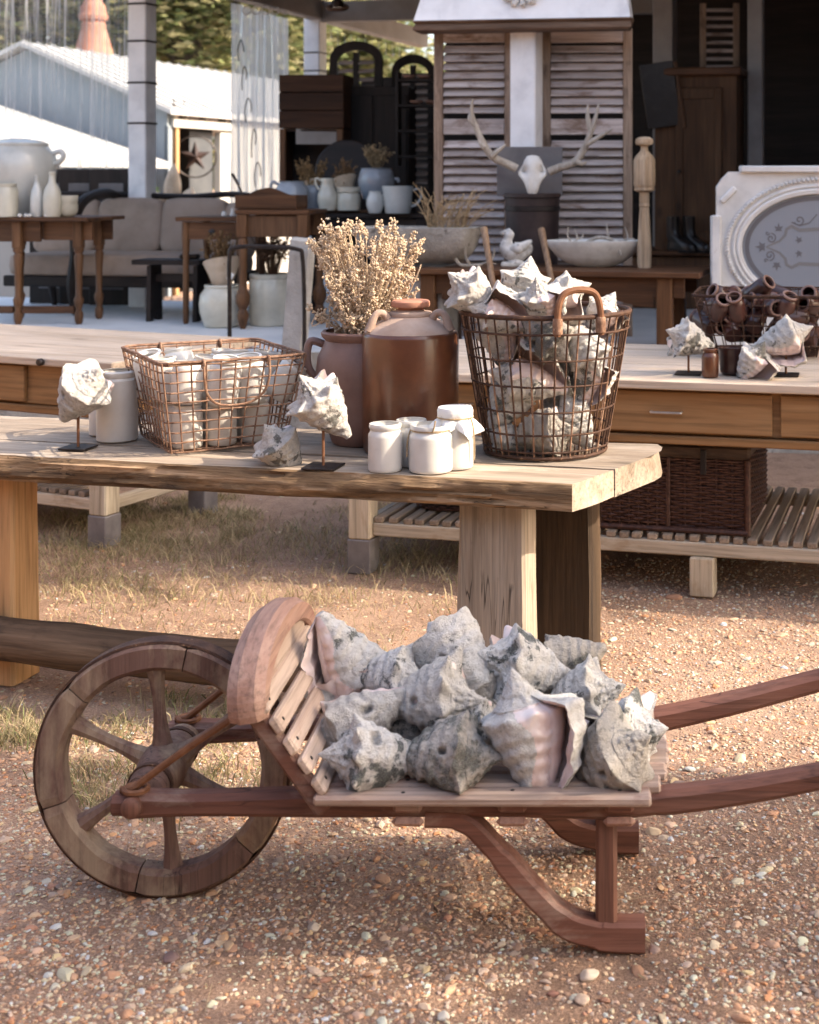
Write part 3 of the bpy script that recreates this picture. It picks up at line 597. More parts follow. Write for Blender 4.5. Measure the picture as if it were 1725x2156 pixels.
q=MB(); q.box((0,0,1.4),(.08,6.0,2.9),.004); o=q.build('side_wall',M['dark'],ver,(4.1,10.0,FZ)); o.rotation_euler=(0,0,-R(13))
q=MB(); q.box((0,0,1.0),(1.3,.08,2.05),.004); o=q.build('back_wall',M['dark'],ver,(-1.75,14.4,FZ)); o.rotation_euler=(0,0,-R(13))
# stone edge below the veranda and a plinth block
q=MB(); q.box((0,0,.24),(.34,.3,.5),.015,jit=.004); o=q.build('stone_block',M['stone_pale'],None,(on(905,722,FZ).x,8.3,FZ)); o.rotation_euler=(0,0,-R(13)); tag(o,'pale stone block standing on the veranda floor under the long bench','stone block')
q=MB(); q.box((0,0,.33),(.14,.07,.66),.012,jit=.004); o=q.build('stone_slab',M['stone_pale'],None,(on(625,740,FZ).x,8.15,FZ)); o.rotation_euler=(0,R(5),-R(20)); tag(o,'narrow pale stone slab standing upright beside the iron hoop stand','stone slab')
# iron hoop stand
hs=thing('hoop_stand','thin black iron hoop stand with a square top before the crocks','stand',(on(570,745,FZ).x,8.0,FZ))
q=MB(); q.tube(bez([(-.205,0,0),(-.205,0,.3),(-.205,0,.56),(-.17,0,.61),(0,0,.615),(.17,.02,.60),(.2,.02,.55),(.21,.02,.3),(.21,.02,0)],64),.0125,7); q.build('hoop',M['iron'],hs)
for x in (-.205,.21):
    q=MB(); q.lathe([(.03,0),(.03,.008),(.014,.012)],10,(x,.01 if x>0 else 0,0)); q.build('foot',M['iron'],hs)

# hanging plastic
def plastic(name, label, P0, P1, z0, z1, amp, seed, thick_mat, fold=9, pull=None):
    q=MB(); P0=Vector(P0);P1=Vector(P1); d=P1-P0; nrm=Vector((-d.y,d.x,0)).normalized(); rings=[]
    nx,nz=150,26
    for j in range(nz+1):
        tz=j/nz; z=z0+(z1-z0)*tz; row=[]
        for i in range(nx+1):
            t=i/nx; tt=t if pull is None else pull(t,tz)
            a=amp*(.45*math.sin(t*fold*6.28+.6*math.sin(tz*3+seed)+5*noise.noise((t*4,seed,0)))+.9*noise.noise((t*fold*3.1+seed,tz*1.2,0))+.3*noise.noise((t*60+seed,tz*2.5,4)))
            row.append(P0+d*tt+nrm*a+Vector((0,0,z+.012*noise.noise((t*14,seed,tz)))))
        rings.append(row)
    q.loft(rings,0,True,False,False); o=q.build(name,thick_mat); return tag(o,label,'plastic sheet')
def plastic_mat(name, milk, sheen):
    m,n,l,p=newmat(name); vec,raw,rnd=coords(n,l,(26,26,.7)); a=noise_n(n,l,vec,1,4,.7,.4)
    f=ramp_n(n,l,a,[(.46,(milk,)*3),(.56,(milk+sheen*.4,)*3),(.64,(min(.95,milk+sheen),)*3)])  # pale vertical streaks paint the fold reflections into the sheet
    t=n.new('ShaderNodeBsdfTransparent'); t.inputs[0].default_value=(.93,.95,.96,1)
    d=n.new('ShaderNodeBsdfTranslucent'); d.inputs[0].default_value=(.82,.83,.82,1); df=n.new('ShaderNodeBsdfDiffuse'); df.inputs[0].default_value=(.75,.76,.75,1)
    m1=n.new('ShaderNodeMixShader'); m1.inputs[0].default_value=.5; l.new(d.outputs[0],m1.inputs[1]); l.new(df.outputs[0],m1.inputs[2])
    m2=n.new('ShaderNodeMixShader'); l.new(f,m2.inputs[0]); l.new(t.outputs[0],m2.inputs[1]); l.new(m1.outputs[0],m2.inputs[2])
    g_=n.new('ShaderNodeBsdfGlossy'); g_.inputs['Roughness'].default_value=.18; fr=n.new('ShaderNodeLayerWeight'); fr.inputs[0].default_value=.04
    m3=n.new('ShaderNodeMixShader'); l.new(fr.outputs['Fresnel'],m3.inputs[0]); l.new(m2.outputs[0],m3.inputs[1]); l.new(g_.outputs[0],m3.inputs[2])
    l.new(m3.outputs[0],n['Material Output'].inputs[0]); return m
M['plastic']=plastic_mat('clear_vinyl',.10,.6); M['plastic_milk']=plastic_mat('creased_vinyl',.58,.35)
L0=at(292,0,11.2); L1=at(-260,0,11.9)
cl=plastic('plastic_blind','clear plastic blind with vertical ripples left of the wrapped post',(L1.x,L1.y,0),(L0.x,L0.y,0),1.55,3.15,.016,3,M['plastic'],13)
q=MB(); q.tube([(L1.x,L1.y,1.55),(L0.x,L0.y,1.55)],.018,8); q.build('hem_rod',M['plastic_milk'],cl)
A0=at(486,0,12.3); A1=at(606,0,13.6)
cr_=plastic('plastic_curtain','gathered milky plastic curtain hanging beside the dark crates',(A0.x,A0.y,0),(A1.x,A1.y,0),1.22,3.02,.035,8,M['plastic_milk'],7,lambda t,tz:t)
for k,(u,v0,v1) in enumerate([(505,82,128),(512,138,190),(520,205,258),(532,270,332),(540,340,395)]):
    q=MB(); d=12.15+k*.05; q.tube(bez([at(u-2,v1,d),at(u-4+k%2*2,(v0+v1)/2,d),at(u+2,v0+2,d),at(u+7+k%3,v0+14,d),at(u+9-k%2*3,(v0+v1)/2+4,d)],20),.005,5); q.build('tie_cord',M['iron'],cr_)
for k in range(5):
    q=MB(); P=at(520+k*20,22,12.4+k*.25); q.tube(arc_pts(P,.035,0,2*math.pi,13)[:-1],.006,5,True); q.build('curtain_ring',M['steel'],cr_)
# low wall of old panelled doors behind the sofa
for k in range(3):
    P0=L0+(L1-L0)*(.02+.11*k); dd=thing('panelled_door','old dark panelled door, '+['right next to the wrapped post','middle of the three behind the sofa','leftmost of three, behind the crock'][k],'door',(P0.x-.17,P0.y+.02,FZ),-R(3),'old doors along the back')
    q=MB(); q.box((0,0,.535),(.36,.04,1.07),.006); q.build('leaf',M['dark_z'],dd)
    for zz in (.3,.78):
        q=MB(); q.box((0,-.024,zz),(.2,.012,.36),.005); q.build('panel',M['panel_grey'],dd)
# pendant ring lamp under the tie beam
pl=thing('pendant_lamp','dark round pendant fitting hanging under the veranda soffit','lamp',at(711,16,12.5))
q=MB(); q.tube(arc_pts((0,0,0),.085,0,2*math.pi,25,(1,0,0),(0,.9,.35))[:-1],.018,8,True); q.build('ring',M['moulding'],pl)
q=MB(); q.lathe([(.05,.0),(.055,.05),(.02,.09),(.012,.4)],12); q.build('stem',M['iron'],pl)
# string lights along the eave
sl=thing('string_lights','thin icicle string of lights hanging from the eave beam','string lights',(0,0,0))
q=MB(); pts=[at(690+i*2.4,58+i*.58,12.9+i*.03)+Vector((0,0,-.01)) for i in range(90)]; q.tube(pts,.004,4); q.build('cord',M['iron'],sl)
for i in range(3,88,6):
    q=MB(); a=pts[i]; ln_=random.uniform(.06,.14); q.tube([a,a+Vector((.005,0,-ln_))],.003,4); q.lathe([(0,-.01),(.009,0),(.006,.015)],6,a+Vector((.005,0,-ln_))); q.build('drop_light',M['ware_grey'],sl)
# ================================================================== SHELLS
def conch(name, seed, knobs=8, klen=.16, lip=.75, lipw=1.0, rough=.02, holes=1, fat=1.0, open_=.85, plate=0):
    rr=random.Random(seed); NT,NO,NI=84,108,26
    pt=[0,.05,.10,.15,.20,.25,.30,.335,.37,.45,.58,.70,.82,.92,1.0]
    pr=[.008,.045,.075,.115,.15,.20,.275,.325,.325,.30,.255,.20,.135,.085,.05]
    hol=[(rr.uniform(1.6,4.4),rr.uniform(.45,.65),rr.uniform(.035,.05)) for _ in range(holes)]
    V=[];per=NO+NI
    sm=lambda a,b,x: (lambda t:t*t*(3-2*t))(max(0,min(1,(x-a)/(b-a))))
    sd=Vector((seed*3.7,seed*1.9,seed*.7)); ph=rr.random()*6; tw=rr.uniform(2,3)
    amp=[rr.uniform(.55,1.25) for _ in range(knobs+1)]
    for i in range(NT):
        t=i/(NT-1); Rr=float(np.interp(t,pt,pr))*fat; z=.5-t
        w=sm(.20,.36,t)*(1-sm(.93,1.0,t))*lipw
        spire=1-sm(.27,.33,t); saw=(t*11)%1.0
        whorl=1+.10*(saw-.5)*spire
        wing=lip*.36*w*(.35+.65*math.sin(math.pi*min(1,max(0,(t-.18)/.78)))**.8)
        def outer(f):
            base=Rr*whorl*(1+.22*w*(f/(2*math.pi))**2)+wing*sm(1.02*math.pi,2*math.pi,f)**1.7
            u=(f/(2*math.pi)*knobs+ph); kx=abs((u%1)-.5)*2; kf=max(0,1-(kx*1.25)**2)**2.2*amp[int(u)%knobs]
            kw=math.exp(-((t-.335)/.034)**2)+.22*math.exp(-((t-.46)/.03)**2)
            kx2=abs(((u*1.3+.3)%1)-.5)*2; k2=(math.exp(-((t-.215)/.022)**2)*.42+math.exp(-((t-.125)/.018)**2)*.22)*max(0,1-(kx2*1.2)**2)**2
            return base,klen*(kf*kw*(.5+.6*f/(2*math.pi))+k2),kf*math.exp(-((t-.335)/.05)**2)
        for j in range(NO):
            f=2*math.pi*j/(NO-1); b,kk,kz=outer(f); tf=f+tw*spire*(.3-t)*3
            d=Vector((math.cos(f),math.sin(f),0)); q=Vector((d.x*b,d.y*b,z))
            nn=fbm(q*3.0+sd,4)*rough*1.15+fbm(q*9+sd,3)*rough*.5+noise.noise(q*26+sd)*rough*.3
            nn+=0.010*math.sin(t*56+1.5*math.sin(f*2)+noise.noise(q*4)*2)*sm(.4,.5,t)
            edge=sm(1.72*math.pi,2*math.pi,f)*w; nn+=edge*(.05*noise.noise((t*9,seed,0))+.02*noise.noise((t*30,seed,2)))
            for hf,ht,hr in hol:
                dd=math.hypot((f-hf)*b,(t-ht)); nn-=.13*math.exp(-(dd/hr)**4) if dd<hr*2 else 0
            r_=b+kk+nn*min(1,Rr*7)
            # the lip curls outward, its edge waved
            cu=edge**2*.10*lip; an=f+cu*.6
            V.append((math.cos(an)*r_,math.sin(an)*r_,z+klen*.45*kz+edge*.05*math.sin(t*7)))
        lipb,_,_=outer(2*math.pi); lip_pt=Vector(V[-1]); lr=math.hypot(lip_pt.x,lip_pt.y); la=math.atan2(lip_pt.y,lip_pt.x)
        for j in range(1,NI+1):
            s=j/(NI+1); ang=2*math.pi+la*(1-s)**3-open_*math.pi*w*math.sin(math.pi*min(1,s*1.02))
            if plate: ang=2*math.pi+la*(1-s)**3-open_*math.pi*w*(math.exp(-((s-.70)/.11)**2)+.10*math.sin(math.pi*s))
            fo=max(0,min(2*math.pi,ang)); ro=outer(fo)[0]-.05*w*min(1,s*6); ri=Rr*whorl*(1-.5*w*math.sin(math.pi*s))
            if s<.25: ro=ro*(s/.25)+(lr-.022*w)*(1-s/.25) if fo>1.9*math.pi else ro
            r_=ro*(1-s)+ri*s
            if plate:
                r_=lr*(1-s)+Rr*whorl*s; r_=min(r_,max(outer(fo)[0]-.05,.03)) if fo<1.93*math.pi else r_
            zz=z+(lip_pt.z-z)*(1-s)**7
            V.append((math.cos(ang)*r_,math.sin(ang)*r_,zz))
    V=[(-x*.96,y*.96,z*1.2) for x,y,z in V]
    b=MB(); F=[];mm=[]
    for i in range(NT-1):
        t=i/(NT-1); w=sm(.24,.36,t)*(1-sm(.95,1.0,t))*lipw
        for j in range(per):
            F.append((i*per+j,i*per+(j+1)%per,(i+1)*per+(j+1)%per,(i+1)*per+j))
            inn=(j>=NO-1 or j<int(15+5*math.sin(t*9))) and w>.1
            mm.append(1 if inn else 0)
    b.v=V; b.f=F+[tuple(range(per-1,-1,-1)),tuple((NT-1)*per+j for j in range(per))]; b.m=mm+[0,0]; b.sm=[True]*len(b.f)
    return b
SHELL_SPEC=[dict(seed=1,knobs=8,klen=.10,lip=.75,fat=1.1),dict(seed=2,knobs=8,klen=.11,lip=.30,lipw=.8,fat=1.15),dict(seed=3,knobs=8,klen=.09,lip=.95,fat=1.08),
            dict(seed=4,knobs=9,klen=.11,lip=.45,holes=2,fat=1.15),dict(seed=5,knobs=7,klen=.07,lip=.4,lipw=.8,rough=.03,fat=1.25),
            dict(seed=6,knobs=9,klen=.12,lip=.5,rough=.03,fat=1.12),dict(seed=7,knobs=8,klen=.06,lip=.62,holes=0,open_=.6,fat=1.06,plate=1),dict(seed=8,knobs=6,klen=.09,lip=.25,lipw=.6,rough=.04,holes=2,fat=1.28)]
_sm={}
def shell_mesh(k, matn):
    if (k,matn) not in _sm: 
        if k not in _sm: _sm[k]=conch('conch',**SHELL_SPEC[k])
        _sm[(k,matn)]=_sm[k].mesh('conch',[M[matn],M['shell_in']],60)
    return _sm[(k,matn)]
def shell(label, P, size, k, ang, tilt, roll, matn='shell', group=None, name='conch_shell', parent=None):
    """ang: direction of the spire seen in the photo (0 right, 90 up); tilt: lean of the spire towards the viewer; roll about its axis"""
    a=Vector((math.cos(R(ang))*math.cos(R(tilt)),-math.sin(R(tilt)),math.sin(R(ang))*math.cos(R(tilt))))
    c=Vector((0,-1,0)); x=(c-a*c.dot(a)); x=x.normalized() if x.length>1e-4 else Vector((1,0,0)); y=a.cross(x)
    x2=x*math.cos(R(roll))+y*math.sin(R(roll)); y2=a.cross(x2)
    Mx=Matrix((x2,y2,a)).transposed().to_4x4(); 
    o=bpy.data.objects.new(name,shell_mesh(k,matn)); COL.objects.link(o)
    o.matrix_world=Matrix.Translation(P)@Mx@Matrix.Scale(size,4)
    return tag(o,label,'shell',group)

# ================================================================== WHEELBARROW
bar=thing('wheelbarrow','worn red brown slatted wooden wheelbarrow heaped with grey shells','wheelbarrow',(0,0,0))
WC=Vector((at(345,0,2.98).x,2.985,.268)); RO,RI,TH=.262,.207,.060
wh=MB(); 
wheel=bpy.data.objects.new('wheel',None); COL.objects.link(wheel); wheel.parent=bar; wheel.location=WC
NF=6
for k in range(NF):
    a0=R(18+k*60+.35); a1=R(18+(k+1)*60-.35); rings=[]
    for i in range(15):
        a=a0+(a1-a0)*i/14; rad=Vector((math.cos(a),0,math.sin(a))); e=.004 if i in (0,14) else 0
        wv=.003*noise.noise((math.cos(a)*3,math.sin(a)*3,1))
        sec=[(RI+.010+wv,-TH/2+e),(RO-.006,-TH/2+e),(RO-e,-TH/2+.007),(RO-e,TH/2-.007),(RO-.006,TH/2-e),(RI+.010+wv,TH/2-e),(RI+wv,TH/2-.012),(RI+wv,-TH/2+.012)]
        rings.append([rad*r_+Vector((0,y,0)) for r_,y in sec])
    q=MB(); q.loft(rings,0,False); q.build('felloe',M['felloe'],wheel)
q=MB(); rings=[]
for i in range(73):
    a=2*math.pi*i/72; rad=Vector((math.cos(a),0,math.sin(a))); rings.append([rad*(RO+.001)+Vector((0,-.022,0)),rad*(RO+.006)+Vector((0,-.02,0)),rad*(RO+.006)+Vector((0,.02,0)),rad*(RO+.001)+Vector((0,.022,0))])
q.loft(rings,0,False,True,False); q.build('tyre',M['rust_dark'],wheel)
YM=Matrix(((1,0,0),(0,0,1),(0,-1,0)))
q=MB(); q.lathe([(.030,-.14),(.038,-.135),(.041,-.105),(.043,-.1),(.043,-.085),(.050,-.03),(.053,.0),(.050,.03),(.043,.085),(.041,.105),(.038,.135),(.030,.14)],24,M=YM); q.build('hub',M['felloe'],wheel)
for s in (-.095,.095):
    q=MB(); q.lathe([(.0430,-.007),(.0455,-.007),(.0455,.007),(.0430,.007)],24,(0,s,0),M=YM); q.build('hub_band',M['rust_dark'],wheel)
for k in range(6):
    a=R(95+k*60); d=Vector((math.cos(a),0,math.sin(a))); side=Vector((-d.z,0,d.x)); rings=[]
    for t in np.linspace(0,1,11):
        r0=.045+t*(RI+.006-.045); wdt=.013+.010*math.sin(math.pi*min(1,t*1.0))*.0+.010*(2*t-1)**2; dep=.014+.006*(2*t-1)**2
        rings.append([d*r0+side*(wdt*math.cos(b))+Vector((0,dep*math.sin(b),0)) for b in np.linspace(0,2*math.pi,9)[:-1]])
    q=MB(); q.loft(rings,0,True); q.build('spoke',M['felloe'],wheel)
q=MB(); q.lathe([(.011,-.22),(.011,.2)],12,(WC.x,WC.y-.0,WC.z),M=YM); q.build('axle',M['iron'],bar)
def beam(pts, w_, h_, ch=.008, tw=None):
    P=[Vector(p) for p in pts]; rings=[]
    for i,p_ in enumerate(P):
        t=(P[min(i+1,len(P)-1)]-P[max(i-1,0)]).normalized(); y=Vector((0,1,0)); y=(y-t*y.dot(t)).normalized(); z=t.cross(y)*-1
        hw=(w_[i] if hasattr(w_,'__len__') else w_)/2; hh=(lerpn(h_,len(P))[i] if hasattr(h_,'__len__') else h_)/2; c=ch
        rings.append([p_+y*a+z*b for a,b in ((-hw+c,-hh),(hw-c,-hh),(hw,-hh+c),(hw,hh-c),(hw-c,hh),(-hw+c,hh),(-hw,hh-c),(-hw,-hh+c))])
    return MB().loft(rings)
YF0,YF1,YR0,YR1=2.80,2.765,3.165,3.17
def rail(y0,y1,sg):
    x0,x1=WC.x-.042,.105
    pts=bez([(x0,y0,.272),(x0+.12,y0,.273),(-.5,(y0+y1)/2,.283),(-.1,y1,.287),(.09,y1,.290),(.27,y1+.003*sg,.312+.012*(sg>0)),(.44,y1+.008*sg,.345+.02*(sg>0)),(.6,y1+.015*sg,.386+.02*(sg>0)),(.76,y1+.02*sg,.43+.02*(sg>0))],64)
    n_=len(pts); hh=[.048+.004*math.sin(i*.5) for i in range(n_)]
    for i in range(n_):
        if pts[i].x<x0+.03: hh[i]=.04
        if pts[i].x>.12: hh[i]=max(.036,.05-.02*(pts[i].x-.12))
    return beam(pts,.048,hh,.011)
rail(YF0,YF1,-1).build('rail',M['barrow'],bar); rail(YR0,YR1,1).build('rail',M['barrow'],bar)
for y,s in ((YF0-.026,-1),(YR0+.026,1)):
    q=MB(); q.lathe([(.021,-.006),(.0205,.006),(.016,.011),(.006,.013)],16,(WC.x+.0,y,WC.z+.006),M=Matrix(((1,0,0),(0,0,s),(0,-s,0)))); q.build('bolt',M['barrow_z'],bar)
# bed floor: nine long slats, the middle ones reaching further right
BZ=.332; BY0,BY1=2.685,3.195; NS=9; pitch=(BY1-BY0)/NS
for k in range(NS):
    y=BY0+pitch*(k+.5); s=(k-(NS-1)/2)/((NS-1)/2); x1=.150-.045*abs(s)**2.2; x0=-.535
    q=MB(); q.box((0,0,0),(x1-x0,pitch-.0075,.02),.005,jit=.0012); q.build('floor_slat',M['slat_x'],bar,((x0+x1)/2,y,BZ-.01+random.uniform(-.001,.001)))
q=MB(); q.lathe([(.0042,0),(.0038,.0012),(.001,.0016)],8); nail=q.mesh('nail',M['iron'])
for k in range(NS):
    for x in (-.36,-.16,.045): link('nail',nail,bar,(x+random.uniform(-.008,.008),BY0+pitch*(k+.5)+random.uniform(-.006,.006),BZ+.0002))
for x in (-.36,-.16,.045):                                               # cross bearers with wedged ends
    q=MB(); q.box((0,0,0),(.055,.45,.024),.006); q.build('bearer',M['barrow'],bar,(x,2.94,.300-.0005*0))
    q=MB(); q.box((0,0,0),(.062,.018,.018),.008); q.build('tenon_wedge',M['barrow_pale'],bar,(x,2.728,.268))
# head board: slats leaning back between two stiles, under a bent arch
ex=Vector((-.583,0,.812)).normalized(); nrm=Vector((ex.z,0,-ex.x)); base=Vector((-.515,0,.333))
rotS=Matrix((ex,Vector((0,1,0)),ex.cross(Vector((0,1,0))))).transposed()
for k in range(5):
    c=base+ex*(.017+k*.0465); q=MB(); q.box((0,0,0),(.034,BY1-BY0-.03+.012*random.random(),.018),.004,rotS,jit=.001); q.build('head_slat',M['slat'],bar,(c.x,2.94,c.z))
    for y in (2.728,3.15):
        nl=link('nail',nail,bar,c+nrm*.0095+Vector((0,y,0))); nl.rotation_euler=(0,math.atan2(nrm.x,nrm.z),0)
for y in (2.725,3.155):
    c=base+ex*.095-nrm*.026; q=MB(); q.box((0,0,0),(.255,.034,.034),.006,rotS); q.build('head_stile',M['barrow'],bar,(c.x,y,c.z))
# half moon board above the slats, and the bent arch round it, both nearly upright
e2=Vector((-.12,0,.993)).normalized(); n2=Vector((e2.z,0,-e2.x)); base2=Vector((-.642,0,.507))
def headP(y,s,off=0): return base2+e2*s+n2*off+Vector((0,y,0))
yc,aw,ah=2.945,.200,.058
q=MB(); q.loft([[headP(yc+(aw-.02)*math.cos(t),.006+(ah-.006)*math.sin(t)**.8,o-.004) for t in np.linspace(0,math.pi,21)] for o in (-.009,.009)]); q.build('half_moon_board',M['slat'],bar)
rings=[]
for i in range(33):
    t=-.22+(math.pi+.44)*i/32; cy=math.cos(t); sz=math.sin(t)
    rad=Vector((0,cy,0))+e2*sz*1.2; rad.normalize(); C=headP(yc+(aw+.032)*cy,-.010+(ah+.030)*sz,-.024)
    ht=.026
    rings.append([C+rad*a+n2*b for a,b in ((-ht,-.026),(-ht,.034),(-ht+.005,.040),(ht-.012,.040),(ht+.001,.022),(ht+.003,-.010),(ht-.009,-.033),(-ht+.006,-.033))])
q=MB(); q.loft(rings,0,False); q.build('arch',M['barrow_pale'],bar)
# brace rods from the rail ends up to the arch
for y0,y1 in ((YF0,2.735),(YR0,3.15)):
    a=Vector((WC.x+.0,y0,.302)); b_=headP(y1+.02,-.03,-.04); q=MB(); q.tube(bez([a+Vector((-.03,0,-.004)),a+Vector((-.005,0,-.001)),a+Vector((.02,0,.018)),(a+b_)/2+Vector((0,0,.005)),b_],24),.0075,8); q.tube(arc_pts(a+Vector((.0,0,-.002)),.022,0,2*math.pi,17,(1,0,0),(0,1,0))[:-1],.006,6,True); q.build('brace_rod',M['rust_rod'],bar)
# sled feet
for y in (YF1,YR1):
    q=beam(bez([(-.33,y,.262),(-.255,y,.255),(-.20,y,.205),(-.13,y,.125),(-.06,y,.060),(-.0,y,.040),(.035,y,.035),(.095,y,.034)],49),.05,[.03]*6+[.036]*10+[.044]*10+[.052]*10+[.058]*6+[.06]*7,.007); q.build('skid',M['barrow'],bar)
    q=MB(); q.box((0,0,0),(.042,.036,.215),.007,jit=.001); q.build('leg',M['barrow_z'],bar,(.020,y,.162))
# shells heaped in the barrow
G='grey shells heaped in the wheelbarrow'
BS=[ # u,v,d,size,k,ang,tilt,roll,mat,label
 (738,1390,3.02,.20,6,-58,-5,-126,'shell','big shell with a broad white lip leaning against the head slats'),
 (822,1430,2.97,.15,1,5,15,0,'shell','small spiky grey shell below the big white lipped one, top left of the heap'),
 (962,1376,3.02,.19,4,150,-45,5,'shell','smooth domed grey shell on the top middle of the heap'),
 (1106,1402,3.0,.19,5,160,15,0,'shell','knobbly grey shell with long spikes before the right table leg'),
 (1195,1385,3.08,.145,1,-165,0,15,'shell_tan','pointed tan shell at the top right with its tip turned right'),
 (1226,1470,2.97,.165,3,20,10,-45,'shell_pale','pale grey humped shell on the right slope of the heap'),
 (1318,1548,2.90,.165,1,20,25,20,'shell','grey and white shell with a round hole at the right end'),
 (1288,1602,2.775,.175,7,40,20,15,'shell_tan','lumpy buff shell lying on the right front corner of the slats'),
 (1110,1553,2.78,.225,6,104,-10,-128,'shell','large upright shell showing its long rosy mouth to the front'),
 (1197,1545,2.94,.16,0,100,10,-125,'shell_tan','tan shell half hidden behind the one with the rosy mouth'),
 (915,1482,2.90,.185,5,8,12,10,'shell_pale','creamy smooth shell with a dark knobbly crown in the heap centre'),
 (1008,1466,2.98,.15,4,120,0,-10,'shell_tan','dark shaded shell wedged under the domed one, heap centre'),
 (757,1518,2.88,.19,0,-150,10,-40,'shell_pale','spiny shell with curled lip, its dark spire pointing to the head slats'),
 (788,1592,2.77,.18,3,172,15,0,'shell','blue grey shell resting on the left front of the slats'),
 (943,1598,2.77,.185,7,5,10,-10,'shell_tan','rounded beige shell with a small hole at the front centre'),
 (1003,1540,2.88,.12,4,10,10,20,'shell_pale','little smooth shell peeping out above the rounded beige one'),
 (860,1535,2.94,.15,6,30,0,20,'shell_tan','shell buried in the middle of the heap behind the spiny one'),
 (1235,1535,3.05,.16,4,70,0,15,'shell','shell in the back right of the heap, mostly covered'),
 (1050,1500,3.06,.16,4,20,0,5,'shell','shell at the bottom back of the heap, mostly covered'),
]
for (u,v,d,s,k,an,ti,ro,mt,lab) in BS: shell(lab,at(u,v,d),s*1.0,k,an,ti,ro,mt,G)

# ================================================================== FRONT TABLE
FT=Vector((on(1205,1020,.70).x,on(1205,1020,.70).y,0)); th=R(13.4)
tab=thing('rustic_table','long rustic oak table with thick live edge top and trestle legs','table',FT,-th)
def slab(x0,y0,y1,zt,tk,skew,round_,mat_,seed,live=False):
    rings=[]; nx=150; ny=7
    for i in range(nx+1):
        t=i/nx; X=x0*(1-t)
        def xe(y):                                                       # end cut askew and rounded at the back
            f=y/.61; e=skew*f
            if round_ and f>.7: e-=.10*((f-.7)/.3)**2.2*.75
            return e
        top=[];bot=[]
        for j in range(ny+1):
            y=y0+(y1-y0)*j/ny; xx=X+xe(y)*t**1.0
            dz=.003*noise.noise((xx*3,y*8,seed))+.0012*noise.noise((xx*20,y*30,seed))
            top.append(Vector((xx,y,zt+dz))); bot.append(Vector((xx,y,zt-tk+.006*noise.noise((xx*4,y*4,seed+5)))))
        edge=[]
        if live:
            for j,fz in enumerate((.06,.2,.35,.5,.65,.8,.93)):
                b=.012*math.sin(fz*math.pi)+.012*noise.noise((X*2.2,fz*2,seed+2))+.009*noise.noise((X*7,fz*7,seed+3))+.006*noise.noise((X*22,fz*14,seed+4))+.004*noise.noise((X*40,fz*9,seed))
                if t>.93: b*=(1-t)/.07
                low=.012*noise.noise((X*1.6,0,seed+9)) if fz>.6 else 0
                edge.append(Vector((X+xe(y0)*t,y0-b,zt-tk*fz+low)))
        else:
            edge=[Vector((X+xe(y0)*t,y0+.004,zt-tk*f_)) for f_ in (.2,.8)]
        back=[Vector((X+xe(y1)*t,y1-.003,zt-tk*.8)),Vector((X+xe(y1)*t,y1-.003,zt-tk*.2))]
        # ring order: back(top->bottom reversed) bottom ... front ... top
        rings.append([top[0]+Vector((0,.004,0))]+top[1:-1]+[top[-1]+Vector((0,-.006,-.001))]+back[::-1]+bot[::-1]+edge[::-1])
    b=MB(); nr=len(rings[0]); V=[p for r_ in rings for p in r_]; F=[];mm=[]
    ntop=ny+1
    for i in range(nx):
        for j in range(nr):
            F.append((i*nr+j,i*nr+(j+1)%nr,(i+1)*nr+(j+1)%nr,(i+1)*nr+j)); mm.append(1 if (live and j>=ntop+2+ny+1-1) else 0)
    F+= [tuple(range(nr-1,-1,-1)),tuple(nx*nr+j for j in range(nr))]; mm+=[0,0]
    b.v=V;b.f=F;b.m=mm;b.sm=[True]*(len(F)-2)+[False]*2
    return b
slab(-2.75,0,.212,.70,.072,.185,False,None,1,True).build('plank',[M['oak'],M['oak_edge']],tab,angle=50)
slab(-2.75,.2165,.61,.70,.074,.185,True,None,4).build('plank',[M['oak'],M['oak']],tab,angle=50)
def uleg(cx,cy,w_,d_,mat_,z1=.628,nm='leg',lab=None):
    q=MB(); rings=[]
    for i in range(15):
        t=i/14; z=z1*t; j=lambda k: .004*noise.noise((k*3.1,t*3,cx*7))
        fl=1.06-.06*t
        hw,hd=w_/2*fl,d_/2*fl; c=.010
        rings.append([Vector((cx+a+j(1+k),cy+b_+j(5+k),z)) for k,(a,b_) in enumerate(((-hw+c,-hd),(hw-c,-hd),(hw,-hd+c),(hw,hd-c),(hw-c,hd),(-hw+c,hd),(-hw,hd-c),(-hw,-hd+c)))])
    q.loft(rings); o=q.build(nm,mat_,tab); 
    if lab: o['label']=lab
uleg(-.157-.095,.155,.19,.12,M['oak_z']); uleg(-.052-.10,.485,.20,.12,M['oak_shade_z'],lab='rear oak leg coloured dark for the shade under the top')
uleg(-1.705-.125,.155,.20,.13,M['oak_orange']); uleg(-1.705-.43,.47,.16,.13,M['oak_orange'])  # left legs: sun-lit orange put into the wood colour
q=MB(); pts=bez([(-2.7,.045,.165),(-2.0,.05,.16),(-1.4,.045,.145),(-.8,.05,.14),(-.3,.05,.135)],60)
q.tube([p+Vector((0,.004*noise.noise((i*.3,0,0)),.006*noise.noise((i*.25,1,0)))) for i,p in enumerate(pts)],[.064+.006*noise.noise((i*.2,4,0)) for i in range(len(pts))],11,flat=1.0); q.build('stretcher',M['log'],tab)

